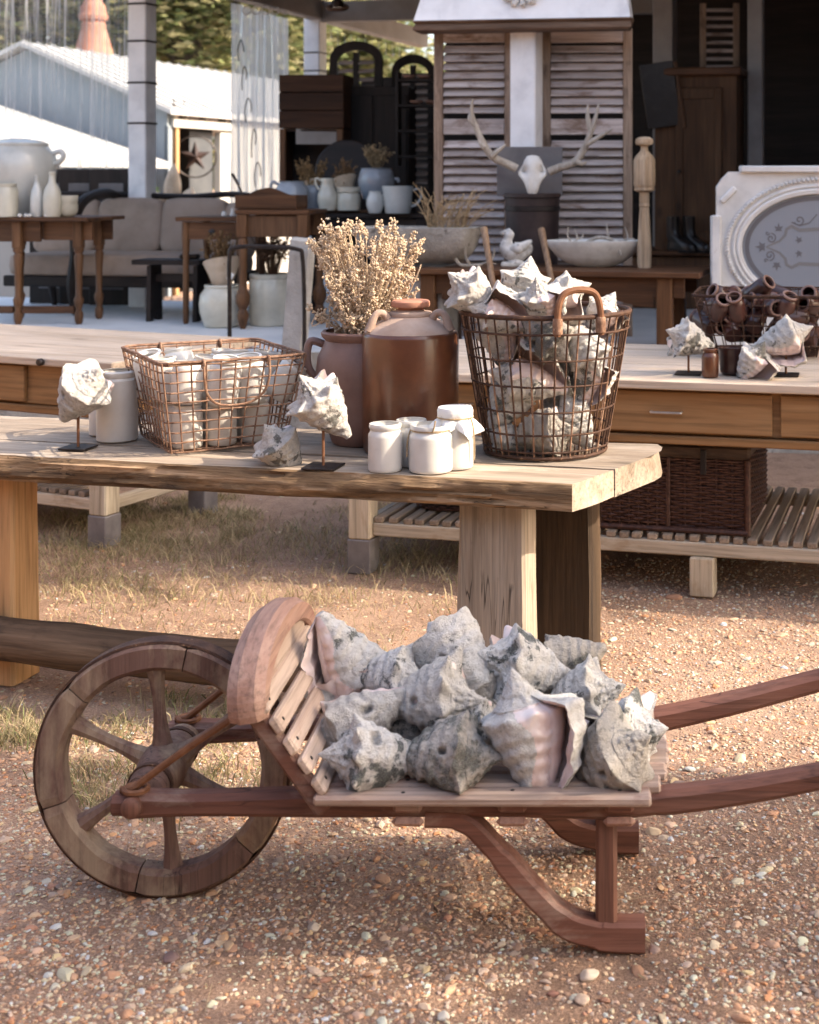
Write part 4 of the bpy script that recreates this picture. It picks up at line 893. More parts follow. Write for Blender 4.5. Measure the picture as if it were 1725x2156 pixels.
# ---- things on the front table
TZ=.7025
def pot(prof, mat_, n=36, wob=0): q=MB(); q.lathe(prof,n,wob=wob); return q
def hollow(out, th_, floor=.01):                                          # closes an outer profile with an inside
    r_in=[(max(.002,r-th_),z) for r,z in out if z>floor]
    return out+r_in[::-1]+[(.001,floor)]
def stand_shell(label, u, v, zt, su, sv, size, k, an, ti, ro, mt, group, plate=.085, name='shell_on_stand'):
    P=on(u,v,zt); root=thing(name,label,'shell on stand',P,-R(10),group)
    q=MB(); q.box((0,0,.003),(plate,plate*.95,.006),.0015); q.build('base_plate',M['iron'],root)
    S=at(su,sv,P.y)-P; rodtop=max(.05,S.z-size*.15)
    q=MB(); q.tube([(0,0,.005),(0,0,rodtop)],.0042,8); q.build('rod',M['rust_rod'],root)
    q=MB(); q.tube(bez([(-.035,-.01,rodtop+.012),(-.018,0,rodtop-.002),(0,0,rodtop-.006),(.018,0,rodtop-.002),(.035,-.01,rodtop+.012)],16),.0035,6); q.build('cradle',M['iron'],root)
    o=shell(None,Vector(P)+S,size,k,an,ti,ro,mt); bpy.context.view_layer.update()
    del o['category']; o.name='shell'; mw=o.matrix_world.copy(); o.parent=root
    o.matrix_parent_inverse=Matrix.Identity(4); o.matrix_basis=(Matrix.Translation(P)@Matrix.Rotation(-R(10),4,'Z')).inverted()@mw
    return root
GS='shells mounted on small metal stands'
stand_shell('bleached shell with a hole, mounted on a stand at the oak table left end',165,944,TZ,172,830,.19,7,50,20,0,'shell_pale',GS)
stand_shell('spiky pale shell on a thin stand in front of the brown crocks',681,984,TZ,683,855,.19,5,125,15,-15,'shell_pale',GS,.095)
shell('broken white shell lying beside the stand plate on the oak table',at(594,945,3.97)+Vector((0,0,.0)),.15,4,120,20,0,'shell_pale',None)
# white crock behind the left shell
def crock(label,u,v,zt,prof,mat_,name='stoneware_crock',group=None,ears=None,cat='crock',spout=None,n=36):
    P=on(u,v,zt); root=thing(name,label,cat,P,0,group)
    pot(hollow(prof,.007),None,n).build('body',mat_,root)
    return root
crock('tall cream lidded crock half hidden behind the rust basket',247,926,TZ,[(.056,0),(.061,.004),(.062,.16),(.061,.185),(.055,.192),(.058,.197),(.058,.208),(.052,.212)],M['ware_mug'])
crock('small ivory crock standing left of the tall lidded one',212,915,TZ,[(.03,0),(.034,.003),(.035,.085),(.03,.093),(.033,.097),(.033,.104),(.03,.106)],M['ware_mug'])

# ---- wire baskets
def rect_basket(name,label,C,rz,bx,by,tx,ty,h,nx,ny,nz,wr,mat_,handles=True,group=None,wave=.0):
    root=thing(name,label,'basket',C,rz,group)
    def P(a,b,t):                                                         # a,b in -1..1 round the wall
        return Vector((a*(bx+(tx-bx)*t)/2,b*(by+(ty-by)*t)/2,.006+t*h))
    jig=lambda s: Vector((random.uniform(-s,s),random.uniform(-s,s),random.uniform(-s,s)))
    def loop(t,r_,nm):
        cs=[]; cr=.10
        for (a0,b0),(a1,b1) in zip(((-1,-1),(1,-1),(1,1),(-1,1)),((1,-1),(1,1),(-1,1),(-1,-1))):
            for s in np.linspace(.05,.95,10): cs.append(P(a0+(a1-a0)*s,b0+(b1-b0)*s,t)+jig(.0012))
        q=MB(); q.tube(cs,r_,7,True); q.build(nm,mat_,root)
    loop(1,wr*1.7,'rim'); loop(.97,wr*1.1,'rim_wire')
    for k in range(nz): loop((k+.05)/nz,wr,'wire')
    for s in np.linspace(-1,1,nx+2)[1:-1]:                                # wires run down one wall, under the floor, up the other
        pts=[P(s,-1,1)]+[P(s,-1,t)+jig(.0015) for t in (.8,.6,.4,.2)]+[P(s,-1,.01),P(s,-.5,0),P(s,.5,0),P(s,1,.01)]+[P(s,1,t)+jig(.0015) for t in (.2,.4,.6,.8)]+[P(s,1,1)]
        q=MB(); q.tube(pts,wr,6); q.build('wire',mat_,root)
    for s in np.linspace(-1,1,ny+2)[1:-1]:
        pts=[P(-1,s,1)]+[P(-1,s,t)+jig(.0015) for t in (.8,.6,.4,.2)]+[P(-1,s,.01),P(-.5,s,.003),P(.5,s,.003),P(1,s,.01)]+[P(1,s,t)+jig(.0015) for t in (.2,.4,.6,.8)]+[P(1,s,1)]
        q=MB(); q.tube(pts,wr,6); q.build('wire',mat_,root)
    for a,b in ((-1,-1),(1,-1),(1,1),(-1,1)):
        q=MB(); q.tube([P(a*.985,b*.985,t) for t in (0,.3,.6,1)],wr*1.1,6); q.build('corner_wire',mat_,root)
    if handles:
        for sg in (-1,1):
            y=sg*ty/2; q=MB()
            a=.095; zz=h
            if sg<0: pts=bez([(-a,y-.008,zz+.008),(-a,y-.014,zz-.045),(-a*.85,y-.002,zz-.095),(-a*.4,y+.012,zz-.125),(a*.4,y+.012,zz-.125),(a*.85,y-.002,zz-.095),(a,y-.014,zz-.045),(a,y-.008,zz+.008)],42)
            else: pts=bez([(-a,y+.008,zz+.008),(-a,y+.02,zz-.05),(-a*.4,y-.005,zz-.12),(a*.4,y-.005,zz-.12),(a,y+.02,zz-.05),(a,y+.008,zz+.008)],36)
            q.tube(pts,wr*1.5,7)
            for s in (-1,1): q.tube(arc_pts((s*a,y,zz-.002),.012,0,2*math.pi,13,(0,1,0),(0,0,1))[:-1],wr*1.5,6,True)
            q.build('handle',mat_,root)
    return root,P
rz=R(31); xb=Vector((math.cos(rz),math.sin(rz))); yb=Vector((-math.sin(rz),math.cos(rz)))
cB=Vector((-1.167,4.331))
LB,LBP=rect_basket('wire_basket','rusty rectangular wire basket with a loop handle, filled with white stoneware jars',(cB.x,cB.y,TZ),rz,.34,.36,.43,.49,.268,9,10,9,.0026,M['rust'])
def mugm(h_,r_,lip=True):
    return hollow([(r_*.90,0),(r_*.97,.004),(r_,.02),(r_,h_*.80),(r_*.97,h_*.86),(r_*.86,h_*.91),(r_*.88,h_*.94),(r_*.93,h_*.965),(r_*.92,h_)],.008)
mug_me=pot(mugm(.125,.044),None,32).mesh('stoneware_jar',M['ware_mug']); mug2=pot(mugm(.135,.046),None,32).mesh('stoneware_jar',M['ware_white'])
def lbw(x,y,z): 
    w_=xb*x+yb*y; return Vector((cB.x+w_.x,cB.y+w_.y,TZ+z))
GM='white stoneware jars in the rectangular wire basket'
low=[(-.105,-.115,'lower jar at the near corner of the wire basket'),(-.005,-.12,'lower jar in the middle of the basket front'),(.095,-.115,'lower jar at the right end of the basket front'),
     (-.11,-.015,'lower jar second from the near corner along the left side'),(-.11,.085,'lower jar third along the left side of the basket'),(-.0,.0,'lower jar hidden in the centre of the basket'),(.1,.0,'lower jar at the middle of the far right side')]
for x,y,lb in low:
    o=link('stoneware_jar',mug_me,None,lbw(x,y,.010)); o.rotation_euler=(0,0,random.random()*6); tag(o,lb,'jar',GM)
upp=[(-.115,-.13,-4,5,0,'upper jar at the near corner, upright under the rim'),(-.015,-.155,10,4,1,'upper jar left of the loop handle, tipped forward'),(.075,-.15,7,-8,1,'upper jar seen through the loop handle'),
     (.16,-.115,14,30,0,'upper jar right of the loop handle, leaning right'),(-.14,-.02,-3,-6,0,'upper jar at the middle of the left wall'),(-.145,.09,6,-14,1,'upper jar toward the back of the left wall, mouth tilted'),
     (-.04,-.03,5,8,0,'upper jar in the centre of the basket, rim showing'),(.06,-.03,-8,2,1,'upper jar behind the loop handle, only its rim showing'),(.15,.01,3,12,0,'upper jar by the far right wall'),
     (-.06,.1,-10,-4,1,'upper jar at the back with a wide tilted rim'),(.05,.09,4,6,0,'upper jar in the back row near the far corner')]
for x,y,ax,ay,k,lb in upp:
    o=link('stoneware_jar',mug2 if k else mug_me,None,lbw(x,y,.138)); o.rotation_euler=(R(ax*1.2),R(ay),rz); tag(o,lb,'jar',GM)

# plum pot with dried flowers
PP=on(757,940,TZ)+Vector((0,.075,0))
pp=thing('earthenware_pot','plum brown handled earthenware pot holding dried flowers','pot',PP)
pot(hollow([(.09,0),(.095,.004),(.118,.07),(.137,.15),(.143,.21),(.137,.26),(.12,.295),(.114,.31),(.125,.322),(.127,.333),(.122,.338)],.009),None,40).build('body',M['ware_plum'],pp)
q=MB(); q.tube(bez([(-.12,0,.295),(-.158,-.005,.305),(-.17,-.005,.265),(-.163,-.005,.22),(-.138,0,.19)],20),[.012]*21,8); q.build('handle',M['ware_plum'],pp)
df=thing('dried_flowers','bunch of pale straw coloured dried flowers standing in the plum pot','dried flowers',PP+Vector((0,0,.2)))
rs=np.random.RandomState(11); sv=[];st_=[]; stem=MB(); heads=[]
for i in range(230):
    a=rs.rand()*6.28; r0=rs.rand()**.6*.055; base_=Vector((math.cos(a)*r0,math.sin(a)*r0,.02)); sp_=.015+.10*rs.rand()**.8; aa=a+.5*rs.randn(); hh=.15+.28*rs.rand()
    right=1 if (math.cos(aa)>.2) else 0
    tip=base_+Vector((math.cos(aa)*sp_+ (.02 if right else 0),math.sin(aa)*sp_*.8,hh-(.0 if sp_<.1 else .10*rs.rand())))
    mid=(base_+tip)/2+Vector((-math.cos(aa)*.02,0,.03)); pts=bez([base_,mid,tip,tip+Vector((rs.randn()*.012+ .01*math.cos(aa),rs.randn()*.01,.012))],9)
    stem.tube(pts,[.0017]*len(pts),4,caps=False)
    for k in range(rs.randint(22,44)):
        t=.38+.62*rs.rand()**.8; p=pts[min(len(pts)-1,int(t*(len(pts)-1)))]; heads.append(p+Vector((rs.randn()*.0045,rs.randn()*.0045,rs.randn()*.008)))
for sx,ex_,ez in ((-.02,-.145,.155),(.02,.165,.30),(.03,.15,.22)):
    pts=bez([(sx,0,.05),((sx+ex_)/2,-.03,.17 if ez<.25 else .15),(ex_,-.05,ez),(ex_+.015,-.05,ez+.04)],14); stem.tube(pts,.0022,5)
ms=stem.mesh('stems',M['stems'],recalc=False); at_=ms.attributes.new('tint','FLOAT_COLOR','POINT'); at_.data.foreach_set('color',np.tile(np.array([.6,.47,.33,1],np.float32),len(ms.vertices)))
tag(link('stems',ms,df),kind='stuff')
k=len(heads); hb=pebble_bases(1,1)[0]; sc_=(.0020+.0030*rs.rand(k)); tn=np.array([.66,.53,.39])*(.7+.5*rs.rand(k,1))*np.array([1,.98+.0*1,.95])
V,F,T=scatter_mesh('h',hb[0],hb[1],np.array(heads),rand_rots(k),np.stack([sc_,sc_,sc_*1.2],1),tn,None); tag(link('flower_heads',np_mesh('flower_heads',V,F,T,M['stems']),df),kind='stuff')

# brown salt glazed jug
JP=on(851,966,TZ)+Vector((0,.142,0))
jg=thing('stoneware_flagon','big rust brown cylindrical flagon with dusty shoulder and flat stopper','flagon',JP)
jr=.141
pot([(jr*.94,0),(jr*.975,.006),(jr*.985,.05),(jr,.2),(jr,.335),(jr*.985,.343),(jr*.955,.347)],None,56).build('body',M['ware_brown'],jg)
pot([(jr*.955,.3472),(jr*.90,.356),(jr*.78,.367),(jr*.62,.379),(jr*.50,.388),(jr*.44,.392),(jr*.455,.398),(jr*.44,.405),(jr*.30,.408),(jr*.30,.411)],None,56).build('shoulder',M['ware_raw'],jg)
pot([(jr*.26,.409),(jr*.26,.418),(jr*.39,.420),(jr*.405,.424),(jr*.40,.435),(jr*.37,.439),(.001,.440)],None,40).build('stopper',M['terra'],jg)
for s,an in ((1,-20),(-1,-30)):
    c_=Vector((math.cos(R(an)),math.sin(R(an)),0)); c_.x*=s
    q=MB(); q.tube(bez([c_*(jr*.48)+Vector((0,0,.380)),c_*(jr*.60)+Vector((0,0,.403)),c_*(jr*.78)+Vector((0,0,.399)),c_*(jr*.92)+Vector((0,0,.352))],18),lerpn([.013,.0105,.0105,.015],19),10); q.build('ear_handle',M['ware_raw'],jg)

# four white preserve jars
def pjar(label,u,v,prof,mat_,cloth=False,tie=False,lid=None):
    P=on(u,v,TZ); P.y+=prof[2][0]; root=thing('preserve_jar',label,'jar',P,random.random()*3,'white preserve jars on the oak table')
    pot(hollow(prof,.005),None,36).build('body',mat_,root)
    zt=prof[-1][1]; r_=max(p_[0] for p_ in prof[-4:])
    if cloth:
        q=MB(); rings=[]
        for j,(rr_,zz,am) in enumerate([(.0,.012,0),(r_*.6,.013,0),(r_*.98,.011,0),(r_*1.04,.003,.0006),(r_*1.02,-.014,.001),(r_*.98,-.018,.001),(r_*1.12,-.028,.004),(r_*1.28,-.045,.009),(r_*1.35,-.058,.013)]):
            ring=[]
            for i in range(60):
                a=2*math.pi*i/60; f=am*(math.sin(7*a+.5)+.6*math.sin(13*a)); ring.append(Vector(((rr_+f)*math.cos(a),(rr_+f)*math.sin(a),zt+zz+(am*1.2*math.sin(4*a) if am>.003 else 0))))
            rings.append(ring)
        q.loft(rings,0,True,True,False); q.build('muslin_cover',M['cloth'],root)
        q=MB(); q.tube([(r_*1.03*math.cos(a),r_*1.03*math.sin(a),zt-.016) for a in np.linspace(0,6.283,33)[:-1]],.0022,6,True)
        q.tube(bez([(r_*1.05,-.01,zt-.016),(r_*1.25,-.015,zt-.04),(r_*1.3,-.012,zt-.09),(r_*1.28,-.012,zt-.13)],16),.0024,5); q.build('twine',M['twine'],root); root.rotation_euler.z=-.3
    if tie:
        q=MB(); rz_=prof[-5][0]+.002; q.tube([(rz_*math.cos(a),rz_*math.sin(a),zt-.013) for a in np.linspace(0,6.283,33)[:-1]],.0022,6,True)
        q.tube(bez([(-rz_,-.01,zt-.013),(-rz_*1.12,-.02,zt-.04),(-rz_*1.16,-.02,zt-.085)],14),.0024,5); q.tube(bez([(rz_*.2,-rz_,zt-.012),(rz_*.3,-rz_*1.06,zt+.004),(rz_*.33,-rz_*1.0,zt+.018)],10),.0022,5); q.build('twine',M['twine'],root); root.rotation_euler.z=0
    if lid:
        q=MB(); q.lathe([(lid,zt+.0005),(lid*1.03,zt+.004),(lid*1.0,zt+.012),(lid*.85,zt+.016),(.001,zt+.017)],30); q.build('lid',mat_,root)
    return root
def jp(r,h): return [(r*.93,0),(r*.98,.003),(r,.01),(r,h*.72),(r*.985,h*.78),(r*.90,h*.83),(r*.87,h*.86),(r*.90,h*.89),(r*.95,h*.92),(r*.95,h*.97),(r*.92,h)]
pjar('left plain cream jar in the cluster of white preserve jars',806,997,jp(.0465,.128),M['ware_white'])
pjar('partly hidden cream jar behind the twine tied one',862,985,jp(.045,.126),M['ware_white'])
pjar('front white jar tied with twine below its rim',902,1000,jp(.060,.126),M['ware_white'],tie=True)
pjar('tallest white jar with a muslin cover and string',955,991,jp(.050,.155),M['ware_white'],cloth=True)

# tall round wire basket of shells
TB=on(1150,972,TZ)+Vector((0,.175,0)); TB.x=(1149-CX)/FPX*TB.y; tbk=thing('wire_basket','tall round rusty wire basket with an arched handle, heaped with shells','basket',TB)
rb,rt,hb_=.178,.248,.41
def ring_(r_,z,w_,nm,mt='rust_dark'):
    q=MB(); q.tube([(r_*math.cos(a)+random.uniform(-.0015,.0015),r_*math.sin(a)+random.uniform(-.0015,.0015),z+random.uniform(-.001,.001)) for a in np.linspace(0,2*math.pi,57)[:-1]],w_,8,True); q.build(nm,M[mt],tbk)
ring_(rt,hb_,.0075,'rim'); ring_(rt*.985,hb_-.048,.0034,'hoop','rust_dark')
for f in (.70,.52,.34,.18,.06): ring_(rb+(rt-rb)*f,hb_*f,.0030,'hoop','rust_dark')
ring_(rb,.008,.006,'base_ring')
NW=44; q=MB(); q.tube([(rb,0,.008),(rb+(rt-rb)*.4,0,hb_*.4),(rt,0,hb_)],.0029,7); wm=q.mesh('upright_wire',M['rust'])
q=MB(); q.tube([(rb,0,.008),(rb+(rt-rb)*.4,0,hb_*.4),(rt,0,hb_)],.0029,7); wm2=q.mesh('upright_wire',M['rust_dark'])
for i in range(NW): link('upright_wire',wm2 if i%4 else wm,tbk,(0,0,0),(0,0,2*math.pi*i/NW+random.uniform(-.012,.012)))
for x in np.linspace(-.17,.17,17):
    hl=math.sqrt(rb*rb-x*x); q=MB(); q.tube([(x,-hl,.008),(x,hl,.008)],.0026,6); q.build('floor_wire',M['rust_dark'],tbk)
for az in (-66,114):
    d=Vector((math.cos(R(az)),math.sin(R(az)),0)); t_=Vector((-d.y,d.x,0)); c_=d*(rt+.002)
    q=MB(); q.tube(bez([c_-t_*.066+Vector((0,0,hb_-.05)),c_-t_*.064+Vector((0,0,hb_+.02)),c_-t_*.05+Vector((0,0,hb_+.062)),c_-t_*.02+Vector((0,0,hb_+.076)),c_+t_*.02+Vector((0,0,hb_+.076)),c_+t_*.05+Vector((0,0,hb_+.062)),c_+t_*.064+Vector((0,0,hb_+.02)),c_+t_*.066+Vector((0,0,hb_-.05))],48),lerpn([.008,.0125,.0125,.0125,.0125,.008],43)[:43] if False else .0098,9); q.build('handle',M['rust_rod'],tbk)
    for s in (-1,1):
        q=MB(); q.lathe([(.013,-.022),(.014,-.018),(.014,.018),(.013,.022)],12,c_+t_*(.065*s)+Vector((0,0,hb_-.022))); q.build('handle_sleeve',M['rust'],tbk)
G2='bleached shells in the tall round wire basket'
TS=[(1000,618,4.08,.20,5,140,15,-10,'shell_pale','spiky bleached shell overhanging the left rim of the tall basket'),
 (1106,606,4.2,.19,4,80,0,15,'shell_pale','blunt white shell at the top back of the tall basket'),
 (1182,620,4.12,.185,2,20,0,-140,'shell_pale','smooth sunlit shell at the top right, beside the arched handle'),
 (1140,640,4.02,.17,3,100,20,-128,'shell_pale','shell with a dark hole in front of the top heap'),
 (1050,668,4.05,.19,0,160,10,-130,'shell_pale','wide lipped shell lying at the front rim, left of centre'),
 (1265,668,4.14,.17,1,60,0,-125,'shell_pale','shell seen through the arch of the basket handle'),
 (1012,715,4.10,.2,6,110,10,-125,'shell_pale','upright shell against the left wires just below the rim'),
 (1150,715,4.03,.19,2,-40,15,-10,'shell_tan','shell pressed to the front wires just below the rim'),
 (1240,735,4.08,.19,1,-60,10,-10,'shell','knobbly dark shell at the right wires, upper half'),
 (1100,805,4.05,.235,0,165,5,-128,'shell_pale','big shell with a peach coloured mouth in the basket middle'),
 (1265,800,4.1,.18,3,80,0,-125,'shell','grey shell behind the right wires at mid height'),
 (1040,850,4.1,.19,4,60,0,-10,'shell','dark grey shell at the left wires, lower half'),
 (1148,918,4.04,.2,7,10,15,110,'shell_tan','buff ridged shell at the bottom front of the tall basket'),
 (1232,885,4.09,.18,2,120,0,15,'shell','shell at the bottom right of the tall basket'),
 (1065,925,4.12,.15,1,160,0,-10,'shell','small shell at the bottom left of the tall basket'),
 (1180,760,4.2,.2,5,40,0,-10,'shell','shell in the core of the tall basket, mostly hidden'),
 (1100,720,4.2,.2,0,40,0,-10,'shell_tan','shell in the upper core of the tall basket, mostly hidden'),
 (1190,860,4.2,.2,3,140,0,-10,'shell','shell in the lower core of the tall basket, mostly hidden')]
for (u,v,d,s,k,an,ti,ro,mt,lab) in TS:
    P=at(u,v,d); sz=s*.84; h_=P.z-TB.z; q2=Vector((P.x-TB.x,P.y-TB.y))
    if h_<hb_-.02:
        lim=rb+(rt-rb)*h_/hb_-sz*.52
        if q2.length>lim: q2=q2*(max(.01,lim)/q2.length); P.x=TB.x+q2.x; P.y=TB.y+q2.y
        P.z=max(P.z,TB.z+sz*.36)
    shell(lab,P,sz,k,an,ti,ro,mt,G2)
# ================================================================== DRAWER TABLES
def sub(name, c, size, mat_, parent, bev=.005, rot=None, jit=0):
    q=MB(); q.box((0,0,0),size,bev,jit=jit); return q.build(name,mat_,parent,c,rot)
def drawer_table(label, corner, theta, x0, x1, depth, drawers, legs, feet, slats, back_legs, short=()):
    t=thing('drawer_table',label,'table',(corner[0],corner[1],0),-R(theta),'long drawer tables')
    H=.78; nb=5
    for k in range(nb):
        y0=depth*k/nb; sub('top_plank',((x0+x1)/2,y0+depth/nb/2,H-.016),(x1-x0+random.uniform(-.01,.01),depth/nb-.002,.032),M['top'],t,.004)
    sub('apron',((x0+x1)/2,.075,H-.036-.0825),(x1-x0-.09,.025,.16),M['pine'],t,.003)
    sub('bottom_rail',((x0+x1)/2,.063,H-.036-.181),(x1-x0-.07,.05,.03),M['pine'],t,.004)
    sub('apron',((x0+x1)/2,depth-.09,H-.036-.0985),(x1-x0-.09,.025,.19),M['pine'],t,.003)
    for sx in (x0+.06,x1-.06): sub('end_apron',(sx,depth/2,H-.036-.0985),(.025,depth-.2,.19),M['pine'],t,.003)
    for (a,b,hd) in drawers:
        d=sub('drawer',((a+b)/2,.052,H-.036-.081),(b-a,.022,.145),M['pine'],t,.003)
        if hd:
            q=MB(); q.tube(bez([(-.055,-.010,0),(-.055,-.026,0),(-.04,-.029,0),(.04,-.029,0),(.055,-.026,0),(.055,-.010,0)],30),.0045,7); q.build('handle',M['steel'],d)
    for lx,ly in legs+back_legs:
        zf=.13 if (lx,ly) in feet else 0.0
        l_=sub('leg',(lx,ly,(.72+zf)/2+.0),(.088,.088,.72-zf),M['pale_z'],t,.006)
        if zf:
            sub('metal_foot',(0,0,-(.72-zf)/2-zf/2),(.094,.094,zf),M['foot'],l_,.004)
    for lx,ly in short: sub('short_leg',(lx,ly+.004,.0705),(.088,.08,.140),M['pale_z'],t,.005)
    sy0,sy1=legs[0][1],back_legs[0][1]
    lx0,lx1=min(a for a,_ in legs),max(a for a,_ in legs)
    for y in (sy0,sy1): sub('shelf_rail',((lx0+lx1)/2,y-.0,.166),(lx1-lx0-.089,.036,.05),M['pale_x'],t,.005)
    for sx in (legs[0][0],legs[-1][0]):
        o=sub('shelf_rail',(sx,(sy0+sy1)/2,.166),(sy1-sy0-.09,.036,.05),M['pale_x'],t,.005,(0,0,R(90)))
    q=MB(); q.box((0,0,0),(.036,sy1-sy0+.03,.022),.004); me=q.mesh('shelf_slat',M['shelf'])
    n_=int((lx1-lx0-.10)/.0525)
    for k in range(n_):
        link('shelf_slat',me,t,(lx0+.075+k*.0525+random.uniform(-.003,.003),(sy0+sy1)/2,.2025+random.uniform(-.001,.001)),(0,0,random.uniform(-.01,.01)))
    return t
rc=on(1465,804,.78)
DT=drawer_table('long pale topped drawer table on the right, a wicker hamper on its slatted shelf',(rc.x,rc.y),13.6,-1.42,1.5,1.08,[(-1.28,-.52,1),(-.49,.265,1),(.295,1.03,1)],[(-1.30,.10),(1.36,.10)],[(-1.30,.10),(-1.30,.97)],1,[(-1.30,.97),(1.36,.97)],[(.01,.10),(.01,.97)])
lc=on(236,764,.78)
DL=drawer_table('pale topped drawer table at the left with a slatted lower shelf',(lc.x,lc.y),24,-2.3,0,.93,[(-1.28,-.50,0),(-2.1,-1.31,0)],[(-.215,.19),(-2.08,.19)],[(-.215,.19),(-.215,.80),(-2.08,.80)],1,[(-.215,.80),(-2.08,.80)])
q=MB(); q.lathe([(.013,0),(.015,-.004),(.009,-.008),(.0155,-.016),(.012,-.022),(.001,-.024)],14,M=Matrix(((1,0,0),(0,0,1),(0,-1,0)))); q.build('knob',M['iron'],DL,(-.36,-.0,.765))
q=MB(); q.box((0,0,0),(.62,.02,.014),.004); q.build('worn_edge',M['shutter'],DL,(-.95,-.012,.757))

# wicker hamper on the slatted shelf
mid=on(1400,1122,.215); hm=thing('wicker_hamper','brown wicker hamper with worn leather bound lid on the slatted shelf','hamper',(.165+.17,5.14+.335,.2155),-R(13.6))
HW,HD,HH=.58,.60,.27
q=MB(); q.box((0,0,HH/2),(HW-.03,HD-.03,HH-.02),.004); q.build('lining',M['dark'],hm)
def weave(w_,h_,rows,st):
    q=MB(); ns=st*6
    for r_ in range(rows):
        z=.012+(h_-.02)*r_/(rows-1); sg=1 if r_%2 else -1
        pts=[(x,-.004-.0045*sg*math.cos(math.pi*st*(x/w_+.5))+random.uniform(-.0008,.0008),z+random.uniform(-.0012,.0012)) for x in np.linspace(-w_/2,w_/2,ns+1)]
        q.tube(pts,[.0048+random.uniform(-.0008,.0008) for _ in pts],5,caps=False)
    for k in range(st+1):
        x=-w_/2+w_*k/st; q.tube([(x,-.003,0),(x,-.003,h_)],.004,5)
    return q
def wpanel(nm,w_,h_,c,rzz,rows=27,st=10):
    me=weave(w_,h_,rows,st).mesh(nm,M['wicker'],recalc=False); tag(link(nm,me,hm,c,(0,0,rzz)),kind='stuff')
wpanel('woven_front',HW,HH,(0,-HD/2+.012,0),0); wpanel('woven_side',HD,HH,(HW/2-.012,0,0),R(90)); wpanel('woven_side',HD,HH,(-HW/2+.012,0,0),R(-90))
wpanel('woven_flap',HW*.42,HH*.8,(-HW*.22,-HD/2-.004,.02),0,20,7)
for x in (-HW/2,HW/2,.0):
    q=MB(); q.tube([(x,-HD/2-.004,0),(x,-HD/2-.004,HH)],.010 if x else .007,7); q.build('corner_stake',M['wicker'],hm)
q=MB(); q.tube([(-HW/2,-HD/2-.006,.010),(HW/2,-HD/2-.006,.010)],.012,8); q.build('base_braid',M['wicker'],hm)
sub('lid',(0,0,HH+.026),(HW+.02,HD+.02,.05),M['leather'],hm,.012,None,.002)
for x in (-.13,.13):
    q=MB(); q.box((0,0,0),(.022,.006,.09),.002); q.build('strap',M['leather_black'],hm,(x,-HD/2-.016,HH-.01))
# second wicker basket further left on the shelf
P=on(945,1092,.215); h2=thing('wicker_basket','low dark wicker basket on the shelf behind the pale oak leg','basket',(P.x,P.y+.25,.2155),-R(13.6))
q=MB(); q.lathe([(.14,0),(.16,.03),(.17,.09)],26); q.build('lining',M['dark'],h2)
q=MB()
for r_ in range(9):
    rr_=.146+.028*r_/8; q.tube([((rr_+.004*(1 if (i+r_)%2 else -1))*math.cos(i*math.pi/20),(rr_+.004*(1 if (i+r_)%2 else -1))*math.sin(i*math.pi/20),.008+.0105*r_) for i in range(40)],.005,5,True)
tag(link('woven_wall',q.mesh('woven_wall',M['wicker'],recalc=False),h2),kind='stuff')

# ---- on the right table: basket of brown jars, mounted shells, small jars
TR_=.7825
jc=on(1600,760,TR_); jb,JBP=rect_basket('wire_basket','dark rusty wire basket piled with oxblood brown jars on the drawer table',(jc.x+.05,jc.y+.26,TR_),-R(8),.42,.34,.56,.47,.245,11,9,6,.0025,M['rust_dark'],False)
oxm=pot(hollow([(.030,0),(.033,.004),(.034,.02),(.034,.078),(.032,.086),(.026,.093),(.029,.1),(.030,.106),(.028,.108)],.006),None,24)
for i,f in enumerate(oxm.f):
    if min(oxm.v[j][2] for j in f)>.0995: oxm.m[i]=1
ox=oxm.mesh('stoneware_jar',[M['ware_ox'],M['ware_plum']])
GX='oxblood brown jars piled in the dark wire basket'
def inb(x,y,z): a=-R(8); return Vector((jc.x+.05+x*math.cos(a)-y*math.sin(a),jc.y+.26+x*math.sin(a)+y*math.cos(a),TR_+z))
tops=[(-.215,-.10,.215,70,20,'jar at the left end of the pile, tilted toward the rim'),(-.13,-.05,.235,60,-60,'jar lying left of the topmost brown jar'),(-.06,-.04,.262,55,50,'topmost brown jar with its mouth turned up left'),
      (.02,-.12,.225,85,10,'small jar with a pale round mouth facing the front'),(.10,.0,.255,75,-110,'dusty pale brown jar at the back of the pile'),(.12,-.10,.236,80,-50,'jar with a cream mouth turned right, near the top'),
      (.215,-.09,.235,82,-40,'jar at the right of the pile, mouth facing right'),(-.19,-.17,.195,50,15,'jar under the rim at the front left corner of the dark basket'),(-.10,-.175,.19,40,-20,'jar leaning on the front wires, second from the left'),
      (.17,-.17,.19,90,-80,'lilac brown jar lying along the front rim'),(.07,-.18,.185,30,30,'upright brown jar behind the mounted pink mouthed shell')]
for x,y,z,ti,az,lb in tops:
    o=link('stoneware_jar',ox,None,inb(x,y,z-.03)); o.rotation_euler=(R(ti),0,R(az)); o.scale=(1.10,)*3; tag(o,lb,'jar',GX)
for i in range(18):
    x=-.205+.082*(i%6); y=-.12+.12*(i//6); o=link('stoneware_jar',ox,None,inb(x,y,.08 if i%2 else .115)); o.rotation_euler=(R(40+60*random.random()),0,random.random()*6); o.scale=(1.10,)*3
    tag(o,('front','middle','back')[i//6]+' row jar deep in the dark wire basket, '+('at the left end','second from left','third from left','third from right','second from right','at the right end')[i%6],'jar',GX)
